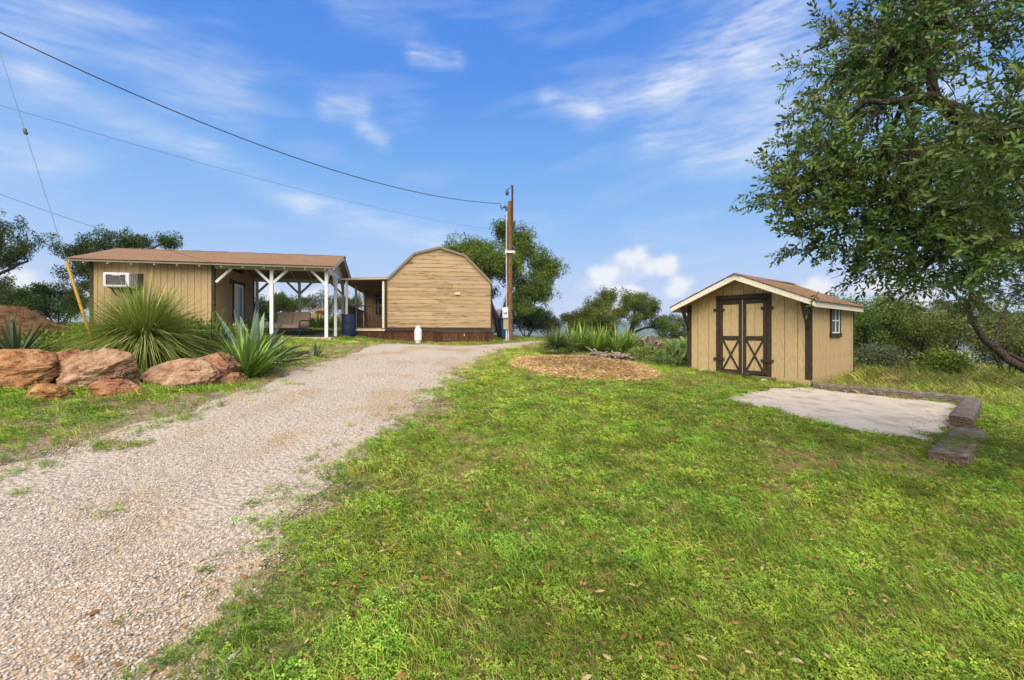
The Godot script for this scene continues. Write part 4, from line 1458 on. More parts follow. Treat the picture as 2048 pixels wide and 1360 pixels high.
	for s in [-1.0, 1.0]:
		mb = MB.new()
		mb.tube(PackedVector3Array([Vector3(0.84 * s, 0.0, 0.42), Vector3(0.84 * s, 0.35, 0.38), Vector3(0.84 * s, 0.60, 0.38), Vector3(0.84 * s, 0.64, 0.3), Vector3(0.84 * s, 0.64, -0.2), Vector3(0.84 * s, 0.70, -0.38)]), PackedFloat32Array([0.022]), 8, Color(0.02, 0.018, 0.016))
		mb.tube(PackedVector3Array([Vector3(0.84 * s, 0.0, -0.45), Vector3(0.84 * s, 0.32, -0.3), Vector3(0.84 * s, 0.32, 0.38)]), PackedFloat32Array([0.02]), 8, Color(0.02, 0.018, 0.016))
		part(t, "arm", mb, M.paint)
	# railroad ties round the pad
	tie("long dark railroad tie along the far edge of the stone dust pad", Vector3(6.93, 0.29, -10.5), Vector3(9.25, 0.15, -9.25), 0.2, 0.2)
	tie("railroad tie with dark cut end, right of the stone dust pad", Vector3(9.12, 0.14, -9.0), Vector3(6.72, 0.15, -6.82), 0.26, 0.22)
	tie("weathered grey railroad tie end half covered by cut grass", Vector3(6.45, 0.08, -6.4), Vector3(4.74, 0.10, -4.95), 0.32, 0.2)
	# plank in front of the shed door
	mb = MB.new()
	mb.box(Transform3D(), Vector3(1.35, 0.035, 0.16), 0.006, Color(0.35, 0.33, 0.32))
	var pl := part(self, "plank", mb, M.tie_wood)
	pl.transform = Transform3D(Basis(Vector3.UP, deg_to_rad(-52)), gp(5.55, 11.82, 0.05))
	metas(pl, "flat dark plank lying in the grass before the shed doors", "plank")
	var k := 0
	for q in [[6.12, 11.05, 0.07, "pale stone lying in the grass below the right shed door"], [5.18, 12.35, 0.09, "grey stone at the left end of the shed doorstep"], [9.6, 11.6, 0.22, "brown field stone in the tall grass beyond the railroad tie"], [8.35, 7.05, 0.16, "low reddish stone in the grass right of the railroad ties"]]:
		mb = MB.new()
		rock_shape(mb, Vector3(q[2] * 1.3, q[2] * 0.8, q[2]), 60 + k, 14, 20, 5)
		var o := part(self, "field_stone", mb, M.rock if k > 1 else M.concrete)
		o.position = gp(q[0], q[1], q[2] * 0.25)
		metas(o, q[3], "stone")
		k += 1
	# driftwood and stump piles
	wood_pile("grey twisted weathered roots piled at the edge of the mulch bed", 2.85, 14.3, 1.15, 34, 3)
	wood_pile("small bleached driftwood log beside the yuccas near the carport", -5.35, 11.3, 0.75, 9, 5)
	var st := thing("tree_stump", "rough grey tree stump standing among the prickly pears", "stump", gp(5.1, 16.8, -0.05))
	mb = MB.new()
	var p2 := PackedVector3Array()
	for r in 9:
		for q in 18:
			var a := TAU * q / 18
			var rr := (0.30 - r * 0.012 + 0.08 * sin(a * 3 + 1) + 0.05 * sin(a * 5 + r * 0.6)) * (1.35 if r == 0 else 1.0)
			p2.append(Vector3(cos(a) * rr, r * 0.075 + (0.16 * sin(a * 2) if r > 6 else 0.0), -sin(a) * rr))
	mb.patch(p2, 9, 18, true, PackedColorArray([Color(0.9, 0.85, 0.8)]))
	part(st, "trunk", mb, M.grey_wood)
	mb = MB.new()
	for q in 5:
		var a := q * 1.3
		mb.tube(PackedVector3Array([Vector3(cos(a) * 0.2, 0.35, sin(a) * 0.2), Vector3(cos(a) * 0.4, 0.5 + 0.05 * q, sin(a) * 0.4), Vector3(cos(a) * 0.62, 0.42 + 0.1 * q, sin(a) * 0.6)]), PackedFloat32Array([0.08, 0.05, 0.02]), 7)
	part(st, "broken_limb", mb, M.grey_wood)


func tie(label: String, a: Vector3, b: Vector3, wid: float, hgt: float) -> void:
	var mb := MB.new()
	var n := 14
	var ax := (b - a).normalized()
	var sd := ax.cross(Vector3.UP).normalized()
	var up := sd.cross(ax)
	var prof := []
	for q in 20:
		var ang := TAU * (q + 0.5) / 20
		var c := Vector2(cos(ang), sin(ang))
		var s := 1.0 / maxf(absf(c.x), absf(c.y))
		prof.append(c * minf(s, 1.395) * 0.5)
	var p := PackedVector3Array()
	for k in n + 1:
		var ctr := a.lerp(b, float(k) / n)
		for q in 20:
			var f: Vector2 = prof[q]
			var wob := 1.0 + nz.get_noise_3d(k * 3.0 + a.x * 9, f.x * 9, f.y * 9) * 0.10
			var endr := 0.97 if k == 0 or k == n else 1.0
			p.append(ctr + (sd * f.x * wid + up * f.y * hgt) * wob * endr)
	mb.patch(p, n + 1, 20, true, PackedColorArray([Color.WHITE]))
	for e in [0, n]:
		var ctr := a if e == 0 else b
		for q in 20:
			mb.to(ctr, p[e * 20 + q], p[e * 20 + (q + 1) % 20], ctr - (a + b) / 2, Color(0.8, 0.66, 0.56))
	metas(part(self, "railroad_tie", mb, M.tie_wood), label, "railroad tie", "railroad ties round the pad")


func wood_pile(label: String, x: float, d: float, size: float, n: int, sd: int) -> void:
	var r := RandomNumberGenerator.new()
	r.seed = sd
	var t := thing("driftwood_pile", label, "driftwood", gp(x, d))
	for k in n:
		var mb := MB.new()
		var a := Vector3(r.randf_range(-0.5, 0.5) * size, r.randf_range(0.02, 0.22) * size * 0.6, r.randf_range(-0.22, 0.22) * size)
		var dir := Vector3(r.randf_range(-1, 1), r.randf_range(-0.15, 0.35), r.randf_range(-0.5, 0.5)).normalized()
		var len := r.randf_range(0.25, 0.55) * size
		var pts := PackedVector3Array()
		var rad := PackedFloat32Array()
		for q in 6:
			pts.append(a + dir * len * (q / 5.0) + Vector3(r.randf_range(-1, 1), r.randf_range(-0.3, 0.7), r.randf_range(-1, 1)) * 0.05 * size)
			rad.append(r.randf_range(0.03, 0.075) * size * (1.0 - q * 0.13))
		mb.tube(pts, rad, 7, Color.WHITE * r.randf_range(0.6, 1.35))
		part(t, "root", mb, M.grey_wood)


# ---------------------------------------------------------------- rocks
func rock_shape(mb: MB, rad: Vector3, sd: int, rows: int, cols: int, cuts: int, col := Color.WHITE, strata := 0.0) -> void:
	var r := RandomNumberGenerator.new()
	r.seed = sd
	var n := FastNoiseLite.new()
	n.seed = sd
	n.frequency = 0.9
	n.fractal_octaves = 5
	var planes := []
	for k in cuts:
		var a := r.randf() * TAU
		var e := r.randf_range(-0.5, 0.9)
		planes.append([Vector3(cos(a) * cos(e), sin(e), sin(a) * cos(e)), r.randf_range(0.66, 0.92)])
	var p := PackedVector3Array()
	for j in rows + 1:
		for k in cols:
			var la := -PI / 2 + PI * j / rows
			var lo := TAU * k / cols
			# poles lie sideways so that the pinch never shows on top
			var dir := Vector3(sin(la), cos(la) * sin(lo), cos(la) * cos(lo))
			var m := 1.0
			for q in planes:
				var c: float = dir.dot(q[0])
				if c > 0.05:
					m = minf(m, q[1] / c)
			m *= 1.0 + n.get_noise_3dv(dir * 1.1) * 0.15 + n.get_noise_3dv(dir * 4.0) * 0.05 + n.get_noise_3dv(dir * 11.0) * 0.022 - maxf(0.0, 0.12 - absf(n.get_noise_3dv(dir * 2.2 + Vector3(7, 0, 0)))) * 0.25
			var y := dir.y * m * rad.y
			if strata > 0.0:
				m *= 1.0 - strata * (0.5 + 0.5 * sin(y * 46.0 + n.get_noise_3dv(dir * 2.0) * 9.0)) * 0.5
			p.append(Vector3(dir.x * m * rad.x, y, dir.z * m * rad.z))
	mb.patch(p, rows + 1, cols, true, PackedColorArray([col]))


func boulders() -> void:
	var list := [
		# x, d, centre height above ground, radii, turn, tilt, seed, tint, strata, label
		[-7.35, 6.62, 0.0, Vector3(0.70, 0.34, 0.5), 0.2, 0.06, 3, Color(1.05, 0.8, 0.62), 0.05, "big orange layered boulder at the left edge of the garden wall"],
		[-6.80, 7.15, 0.06, Vector3(0.46, 0.34, 0.42), 0.7, 0.0, 8, Color(0.85, 0.62, 0.56), 0.0, "dull red boulder wedged between the two largest garden boulders"],
		[-6.28, 6.95, 0.20, Vector3(0.68, 0.31, 0.46), -0.12, 0.12, 12, Color(1.12, 1.1, 1.05), 0.0, "largest pale streaked boulder leaning in front of the sotol plant"],
		[-6.12, 6.05, 0.03, Vector3(0.31, 0.14, 0.24), -0.2, -0.20, 5, Color(1.15, 0.85, 0.55), 0.06, "low orange slab of rock lying lowest in the grass on the left"],
		[-5.72, 6.50, 0.03, Vector3(0.37, 0.14, 0.25), -0.1, -0.10, 23, Color(1.0, 0.78, 0.68), 0.0, "low smooth brown rock below the largest boulder"],
		[-5.35, 7.38, 0.10, Vector3(0.56, 0.27, 0.44), -0.25, 0.06, 31, Color(1.15, 1.1, 1.0), 0.0, "wide boulder with dark underside left of the front yucca"],
		[-5.08, 7.86, 0.14, Vector3(0.40, 0.28, 0.40), 0.4, 0.0, 37, Color(0.9, 0.72, 0.68), 0.0, "reddish boulder half hidden by the yucca leaves"],
		[-4.74, 7.72, 0.02, Vector3(0.20, 0.14, 0.22), 0.1, 0.0, 41, Color(1.1, 0.95, 0.8), 0.0, "small square orange rock at the right end of the boulder row"],
		[-5.85, 7.65, -0.04, Vector3(0.34, 0.22, 0.32), 0.1, 0.0, 43, Color(0.8, 0.6, 0.55), 0.0, "dark brown rock in the gap under the sotol"]]
	for q in list:
		var mb := MB.new()
		rock_shape(mb, q[3] * Vector3(1.12, 1.14, 1.1), q[6], 64, 96, 13, q[7], q[8])
		var o := part(self, "boulder", mb, M.rock)
		o.transform = Transform3D(Basis(Vector3.UP, q[4]) * Basis(Vector3.BACK, q[5]), gp(q[0], q[1], q[2]))
		metas(o, q[9], "boulder", "boulders edging the garden bank")
	var k := 0
	for q in [[-8.15, 7.75, 0.15, "small grey stone behind the left boulder"], [-7.6, 7.8, 0.14, "pale flat stone beside the grey one behind the boulders"], [-8.5, 7.6, 0.14, "tan stone at the foot of the left yucca"], [-7.75, 9.0, 0.34, "dark red rock below the great granite dome"]]:
		var mb := MB.new()
		rock_shape(mb, Vector3(q[2] * 1.5, q[2] * 0.6, q[2]), 70 + k, 16, 24, 6, Color(0.9, 0.6, 0.5) if k == 3 else Color(1.0, 1.0, 1.0))
		var o := part(self, "garden_stone", mb, M.rock if k == 3 else M.concrete)
		o.position = gp(q[0], q[1], q[2] * 0.3)
		metas(o, q[3], "stone")
		k += 1
	var mb := MB.new()
	rock_shape(mb, Vector3(1.8, 1.12, 1.6), 55, 60, 90, 3, Color(0.37, 0.33, 0.26))
	var dome := part(self, "granite_dome", mb, M.rock)
	dome.position = gp(-11.5, 10.2, -0.32)
	metas(dome, "great rounded dark brown granite dome rising behind the left garden", "boulder")
	# outcrop seen through the carport
	var spots := [[-11.6, 27.0, 0.4, Vector3(1.4, 0.45, 0.8)], [-10.5, 27.6, 0.35, Vector3(0.9, 0.4, 0.7)], [-12.9, 27.4, 0.5, Vector3(0.9, 0.5, 0.7)], [-11.4, 27.2, 1.0, Vector3(0.42, 0.2, 0.4)], [-16.5, 27.5, 0.6, Vector3(1.0, 0.6, 0.8)]]
	var words := ["broad tan ledge rock seen through the middle of the carport", "low tan rock right of the ledge beyond the carport", "rounded tan rock left of the ledge beyond the carport", "rounded red boulder balanced on the ledge rock beyond the carport", "brown rock beyond the carport's rear left post"]
	for q in spots.size():
		mb = MB.new()
		rock_shape(mb, spots[q][3], 80 + q, 24, 36, 8, Color(1, 0.9, 0.8) if q != 3 else Color(0.9, 0.6, 0.45))
		var o := part(self, "outcrop_rock", mb, M.rock)
		o.position = gp(spots[q][0], spots[q][1], spots[q][2])
		metas(o, words[q], "rock", "rocks beyond the carport")
	for q in [[5.6, 17.0, Vector3(0.5, 0.28, 0.35), "red brown rock right of the grey stump"], [6.3, 17.3, Vector3(0.4, 0.22, 0.3), "smaller red rock at the edge of the cactus patch"], [4.6, 16.5, Vector3(0.28, 0.2, 0.25), "grey rock at the foot of the tree stump"]]:
		mb = MB.new()
		rock_shape(mb, q[2], int(q[0] * 10), 20, 30, 7, Color(0.75, 0.5, 0.42) if q[0] > 5 else Color(0.9, 0.9, 0.9))
		var o := part(self, "cactus_bed_rock", mb, M.rock)
		o.position = gp(q[0], q[1], q[2].y * 0.45)
		metas(o, q[3], "rock")


# ---------------------------------------------------------------- garden plants
const NARROW := [0.8, 1.0, 0.95, 0.75, 0.45, 0.06]
const SWORD := [0.75, 0.9, 1.0, 0.92, 0.66, 0.36, 0.03]
const FLESHY := [1.0, 0.88, 0.92, 1.0, 0.97, 0.82, 0.58, 0.3, 0.03]

func ball_dir(r: RandomNumberGenerator, low: float, high: float) -> Vector3:
	var e := asin(r.randf_range(sin(low), sin(high)))
	var a := r.randf() * TAU
	return Vector3(cos(a) * cos(e), sin(e), sin(a) * cos(e))


func tuft_plant(called: String, label: String, cat: String, at: Vector3, n: int, len: Vector2, wid: float, low: float, high: float, droop: Vector2, cols: Array, sd: int, each := false, group := "", spread := 0.06) -> Node3D:
	var r := RandomNumberGenerator.new()
	r.seed = sd
	var t := thing(called, label, cat, at, 0.0, group)
	var mb := MB.new()
	for k in n:
		var dir := ball_dir(r, low, high)
		var c: Color = cols[r.randi() % cols.size()]
		c = c * r.randf_range(0.8, 1.2)
		var dr := lerpf(droop.x, droop.y, r.randf()) * (1.0 - maxf(dir.y, 0.0) * 0.8)
		mb.blade(Vector3(dir.x, 0.0, dir.z) * spread * r.randf_range(0.3, 1.5) + Vector3.UP * spread * r.randf_range(-0.8, 0.9), dir, r.randf_range(len.x, len.y), wid * r.randf_range(0.8, 1.2), dr, SWORD if wid > 0.02 else NARROW, 0.3, c, 0.0, r.randf_range(-0.25, 0.25))
		if each:
			part(t, "leaf", mb, M.plant)
			mb = MB.new()
	if not each:
		part(t, "leaves", mb, M.plant, "stuff")
	return t


func bush_cover(called: String, label: String, spots: Array, hgt: float, col: Color, sd: int, flower := Color(-1, 0, 0)) -> void:
	var r := RandomNumberGenerator.new()
	r.seed = sd
	var mesh := leaf_ball(26, 0.16, 0.065, 0.032, sd)
	var xf := []
	var cs := PackedColorArray()
	for s in spots:
		for k in int(s[3]):
			var a := r.randf() * TAU
			var q := sqrt(r.randf()) * float(s[2])
			var p := gp(s[0] + cos(a) * q, s[1] + sin(a) * q, r.randf_range(0.05, hgt) * (1.0 - 0.4 * q / s[2]))
			xf.append(Transform3D(Basis.from_euler(Vector3(r.randf() * 6, r.randf() * 6, r.randf() * 6)) * r.randf_range(0.8, 1.3), p))
			var c := col * r.randf_range(0.65, 1.35)
			if flower.r >= 0 and r.randf() < 0.05:
				c = flower
			cs.append(c)
	metas(many(self, called, mesh, xf, cs), label, "ground cover")


func garden_plants() -> void:
	var sotol := [Color(0.16, 0.235, 0.035), Color(0.21, 0.28, 0.05), Color(0.30, 0.335, 0.085), Color(0.42, 0.42, 0.16)]
	var t := tuft_plant("sotol", "huge round sotol of thin green leaves in front of the cabin wall", "sotol", gp(-6.75, 8.35, 0.36), 3200, Vector2(0.8, 1.38), 0.0115, -0.22, 1.45, Vector2(0.05, 0.55), sotol, 4, false, "", 0.2)
	var mb := MB.new()
	mb.lathe(PackedVector2Array([Vector2(0.0, -0.35), Vector2(0.16, -0.3), Vector2(0.15, -0.15), Vector2(0.08, -0.08), Vector2(0, -0.06)]), 12, Color(0.1, 0.09, 0.04))
	part(t, "stem", mb, M.bark)
	mb = MB.new()
	var r := RandomNumberGenerator.new()
	r.seed = 77
	for k in 9:
		var dir := ball_dir(r, 0.9, 1.5)
		mb.blade(Vector3.ZERO, dir, r.randf_range(1.35, 1.6), 0.006, 0.1, NARROW, 0.2, Color(0.42, 0.36, 0.2))
	part(t, "dry_stalk", mb, M.plant)
	# big blue-green agave, every leaf its own piece
	t = thing("agave", "big blue green agave with broad pale edged leaves before the carport", "agave", gp(-5.45, 9.5, 0.02))
	var leaves := [
		# heading (0 = to the right, 90 = to the back), elevation, length, droop
		[0.0, 86, 1.30, 0.0], [75, 74, 1.25, 0.02], [195, 76, 1.28, 0.02], [320, 74, 1.30, 0.03], [255, 72, 1.12, 0.05], [20, 62, 1.35, 0.08], [140, 64, 1.3, 0.06], [178, 58, 1.42, 0.0], [225, 55, 1.25, 0.12],
		[290, 54, 1.25, 0.16], [345, 48, 1.42, 0.14], [50, 46, 1.3, 0.16], [110, 48, 1.3, 0.2], [160, 40, 1.5, 0.05], [200, 36, 1.4, 0.16], [245, 36, 1.2, 0.25], [270, 30, 1.0, 0.25], [310, 32, 1.25, 0.25], [355, 30, 1.5, 0.16], [30, 26, 1.4, 0.2], [85, 28, 1.2, 0.25], [130, 24, 1.3, 0.22], [10, 14, 1.35, 0.12], [330, 12, 1.2, 0.14]]
	for q in leaves:
		mb = MB.new()
		var a := deg_to_rad(q[0])
		var e := deg_to_rad(q[1])
		var dir := Vector3(cos(a) * cos(e), sin(e), -sin(a) * cos(e))
		var g := r.randf_range(0.85, 1.15)
		mb.blade(Vector3(dir.x, 0.05, dir.z) * 0.1, dir, q[2] * (0.95 if q[1] > 50 else 0.86), 0.215, q[3], FLESHY, 0.34, Color(0.21, 0.295, 0.185) * g, 0.035, r.randf_range(-0.12, 0.12), Color(0.38, 0.42, 0.23))
		part(t, "leaf", mb, M.plant)
	var yuc := [Color(0.17, 0.27, 0.045), Color(0.21, 0.31, 0.06), Color(0.13, 0.215, 0.045)]
	tuft_plant("yucca", "bright green sword leaved yucca clump at the right end of the boulders", "yucca", gp(-4.88, 8.35, 0.03), 190, Vector2(0.55, 1.08), 0.046, 0.25, 1.5, Vector2(0.05, 0.3), yuc, 11, true, "yuccas in the garden", 0.16)
	tuft_plant("yucca", "small green yucca between the agave and the driftwood log", "yucca", gp(-5.35, 10.5, 0.03), 46, Vector2(0.35, 0.6), 0.036, 0.3, 1.5, Vector2(0.05, 0.25), yuc, 12, true, "yuccas in the garden")
	tuft_plant("yucca", "grey green yucca with long leaves at the far left behind the boulder", "yucca", gp(-8.55, 7.85, 0.03), 54, Vector2(0.6, 0.95), 0.05, 0.3, 1.5, Vector2(0.0, 0.15), [Color(0.075, 0.105, 0.06), Color(0.10, 0.13, 0.07)], 13, true, "yuccas in the garden")
	tuft_plant("agave_pup", "small blue green agave right of the driftwood log", "agave", gp(-5.0, 11.6, 0.02), 14, Vector2(0.3, 0.5), 0.07, 0.2, 1.4, Vector2(0.0, 0.1), [Color(0.11, 0.17, 0.12)], 14, true)
	tuft_plant("strap_leaf_clump", "dark green strap leaved clump between the sotol and the agave", "lily", gp(-6.35, 9.6, 0.02), 260, Vector2(0.6, 1.05), 0.02, 0.35, 1.5, Vector2(0.1, 0.5), [Color(0.06, 0.11, 0.02), Color(0.09, 0.15, 0.03)], 15, false, "", 0.3)
	# island bed across the drive
	tuft_plant("sotol", "round dark green sotol at the back of the mulch bed", "sotol", gp(1.5, 15.3, 0.25), 900, Vector2(0.6, 0.9), 0.015, -0.15, 1.45, Vector2(0.05, 0.25), [Color(0.08, 0.125, 0.032), Color(0.14, 0.19, 0.065), Color(0.2, 0.25, 0.09)], 16)
	var place := [[2.15, 16.4], [2.6, 16.9], [3.0, 16.4], [3.35, 17.0], [3.8, 16.5], [4.3, 17.0]]
	var how := ["leftmost of the bright green yuccas behind the driftwood", "second bright green yucca from the left behind the driftwood", "third bright green yucca, right behind the driftwood middle", "fourth bright green yucca behind the driftwood", "fifth bright green yucca, behind the driftwood's right end", "rightmost bright green yucca, beside the grey stump"]
	for k in 6:
		tuft_plant("yucca", how[k], "yucca", gp(place[k][0], place[k][1], 0.1), 110, Vector2(0.7, 1.15), 0.05, 0.3, 1.5, Vector2(0.05, 0.3), [Color(0.22, 0.33, 0.055), Color(0.26, 0.37, 0.075), Color(0.16, 0.25, 0.045)], 30 + k, false, "yuccas behind the driftwood", 0.14)
	# daylilies past the carport
	place = [[-11.9, 24.2], [-11.1, 24.0], [-10.3, 24.2], [-9.6, 24.4]]
	how = ["leftmost daylily clump seen between the carport posts", "second daylily clump seen through the carport", "third daylily clump seen through the carport", "daylily clump seen beside the carport's front right post"]
	for k in 4:
		tuft_plant("daylily", how[k], "daylily", gp(place[k][0], place[k][1], 0.02), 160, Vector2(0.7, 1.1), 0.035, 0.4, 1.5, Vector2(0.2, 0.6), [Color(0.07, 0.14, 0.02), Color(0.10, 0.18, 0.03)], 40 + k, false, "daylilies beyond the carport", 0.35)
	bush_cover("ground_cover", "bright yellow green weeds on the bank left of the sotol", [[-9.4, 9.6, 1.1, 110], [-8.3, 9.0, 0.9, 90], [-10.6, 12.3, 1.2, 120], [-8.7, 11.2, 1.4, 130]], 0.34, Color(0.15, 0.22, 0.03), 51)
	bush_cover("ground_cover", "leafy yellow flowered weeds between sotol and agave", [[-6.6, 10.6, 0.9, 130], [-5.9, 10.5, 0.7, 70], [-7.6, 10.4, 0.9, 80]], 0.55, Color(0.10, 0.17, 0.025), 52, Color(0.7, 0.55, 0.02))
	bush_cover("ground_cover", "scrubby green growth among the prickly pears", [[5.0, 14.4, 1.2, 150], [5.9, 16.0, 1.4, 170], [6.6, 18.2, 1.8, 200], [4.4, 15.3, 0.8, 80], [8.0, 20.5, 2.2, 200], [4.6, 18.4, 1.4, 120]], 0.36, Color(0.16, 0.20, 0.06), 53)
	# prickly pears
	r.seed = 5
	var spots := [[4.35, 13.6, 0.55, "prickly pear nearest the mulch bed's back corner"], [4.75, 13.15, 0.5, "low prickly pear with a big round front pad"], [5.25, 13.35, 0.62, "prickly pear just left of the shed corner"], [4.9, 14.2, 0.6, "prickly pear behind the low one with a big round pad"], [5.5, 14.3, 0.75, "tall prickly pear close beside the shed wall"], [4.6, 15.0, 0.6, "prickly pear below the stump"], [5.4, 15.2, 0.7, "prickly pear in the middle of the cactus patch"], [6.1, 15.6, 0.8, "tall prickly pear touching the shed's far left edge"], [6.0, 16.6, 0.8, "pale prickly pear right of the red rocks"], [6.8, 17.2, 0.85, "prickly pear at the back of the patch near the shed"], [7.3, 18.6, 0.9, "prickly pear farthest back under the low oak"]]
	for q in spots:
		cactus(q[3], gp(q[0], q[1], -0.02), q[2], r)
	cactus("small grey prickly pear in the grass beyond the railroad tie", gp(12.6, 14.1, -0.02), 0.6, r)
	cactus("prickly pear under the scrub right of the shed", gp(11.0, 14.4, -0.02), 0.55, r)


func cactus(label: String, at: Vector3, size: float, r: RandomNumberGenerator) -> void:
	var t := thing("prickly_pear", label, "cactus", at, 0.0, "prickly pears beside the shed")
	var todo := []
	for k in 4:
		todo.append([Vector3(r.randf_range(-0.3, 0.3) * size, 0, r.randf_range(-0.3, 0.3) * size), Vector3(r.randf_range(-0.5, 0.5), 1, r.randf_range(-0.5, 0.5)).normalized(), 0])
	var base := Color(0.10, 0.18, 0.05)
	while todo.size():
		var q = todo.pop_front()
		var up: Vector3 = q[1]
		var nn := up.cross(Vector3(r.randf_range(-1, 1), 0, r.randf_range(-1, 1))).normalized()
		var len := size * r.randf_range(0.26, 0.36)
		var wd := len * r.randf_range(0.72, 0.9)
		var sd := up.cross(nn).normalized()
		var mb := MB.new()
		var p := PackedVector3Array()
		for j in 9:
			for k in 12:
				var la := PI * j / 8.0
				var lo := TAU * k / 12.0
				var y := (1.0 - cos(la)) * 0.5
				var wid := sin(la) * (0.72 + 0.4 * y) * 0.5
				p.append(q[0] + up * y * len + sd * cos(lo) * wid * wd - nn * sin(lo) * minf(wid, 0.4) * 0.035)
		var g := r.randf_range(0.8, 1.25)
		mb.patch(p, 9, 12, true, PackedColorArray([Color(base.r * g * r.randf_range(0.9, 1.4), base.g * g, base.b * g)]))
		part(t, "pad", mb, M.plant)
		if q[2] < 2:
			for k in (2 if q[2] == 0 else r.randi_range(0, 2)):
				var off := (k - 0.5) * 0.8 * wd * r.randf_range(0.6, 1.0)
				todo.append([q[0] + up * len * 0.86 + sd * off, (up + sd * off * 2.2 / len * 0.6 + Vector3(r.randf_range(-0.3, 0.3), 0.2, r.randf_range(-0.3, 0.3))).normalized(), q[2] + 1])


# ---------------------------------------------------------------- trees
func leaf_ball(n: int, rad: float, len: float, wid: float, sd: int) -> ArrayMesh:
	var r := RandomNumberGenerator.new()
	r.seed = sd
	var mb := MB.new()
	for k in n:
		var p := ball_dir(r, -1.5, 1.5) * rad * pow(r.randf(), 0.45)
		var d := (p.normalized() + ball_dir(r, -1.5, 1.5) * 0.9 + Vector3.UP * 0.1).normalized()
		var s := d.cross(ball_dir(r, -1.5, 1.5)).normalized()
		var l := len * r.randf_range(0.7, 1.3)
		var w := wid * r.randf_range(0.7, 1.3)
		var u := s.cross(d) * w * 0.22
		var g := r.randf_range(0.8, 1.2)
		var c := Color(g, g, g)
		var a := p
		var m := p + d * l * 0.5
		mb.quad(a, m - s * w * 0.5 + u, p + d * l, m, c)
		mb.quad(a, m, p + d * l, m + s * w * 0.5 + u, c)
	return mb.done(M.far_leaf)


func twig(n: int, len: float, leaf_len: float, sd: int) -> ArrayMesh:
	var r := RandomNumberGenerator.new()
	r.seed = sd
	var mb := MB.new()
	mb.tube(PackedVector3Array([Vector3.ZERO, Vector3(0.01, len * 0.5, 0.0), Vector3(-0.005, len, 0.01)]), PackedFloat32Array([0.003, 0.0022, 0.001]), 4, Color(0.9, 0.6, 0.8), false)
	for k in n:
		var s := 0.15 + 0.85 * k / (n - 1.0)
		var p := Vector3(0.01 * sin(s * 3), len * s, 0.01 * s)
		var a := k * 2.4 + r.randf_range(-0.4, 0.4)
		var e := r.randf_range(0.35, 0.95) if k < n - 2 else r.randf_range(1.0, 1.4)
		var d := Vector3(cos(a) * cos(e), sin(e), sin(a) * cos(e))
		var side := d.cross(Vector3.UP.rotated(Vector3(1, 0, 0), r.randf_range(-0.8, 0.8))).normalized()
		var up := side.cross(d)
		var l := leaf_len * r.randf_range(0.7, 1.2)
		var w := l * r.randf_range(0.34, 0.44)
		p += d * 0.005
		var g := r.randf_range(0.8, 1.2)
		var c := Color(g, g * r.randf_range(0.95, 1.05), g * r.randf_range(0.7, 1.2))
		var m1 := p + d * l * 0.35
		var m2 := p + d * l * 0.7 - up * l * 0.03
		var tip := p + d * l - up * l * 0.1
		for q in [-1.0, 1.0]:
			var e1: Vector3 = m1 + side * w * 0.5 * q + up * w * 0.12
			var e2: Vector3 = m2 + side * w * 0.42 * q + up * w * 0.1
			if q > 0:
				mb.tri(p, e1, m1, c)
				mb.quad(m1, e1, e2, m2, c)
				mb.tri(m2, e2, tip, c)
			else:
				mb.tri(p, m1, e1, c)
				mb.quad(m1, m2, e2, e1, c)
				mb.tri(m2, tip, e2, c)
	return mb.done(M.leaf)


func bend(a: Vector3, b: Vector3, r: RandomNumberGenerator, wob: float, n := 6) -> PackedVector3Array:
	var p := PackedVector3Array()
	var o1 := ball_dir(r, -1.5, 1.5) * wob * a.distance_to(b)
	var o2 := ball_dir(r, -1.5, 1.5) * wob * a.distance_to(b)
	for k in n + 1:
		var s := float(k) / n
		p.append(a.lerp(b, s) + o1 * sin(s * PI) + o2 * sin(s * TAU) * 0.5)
	return p


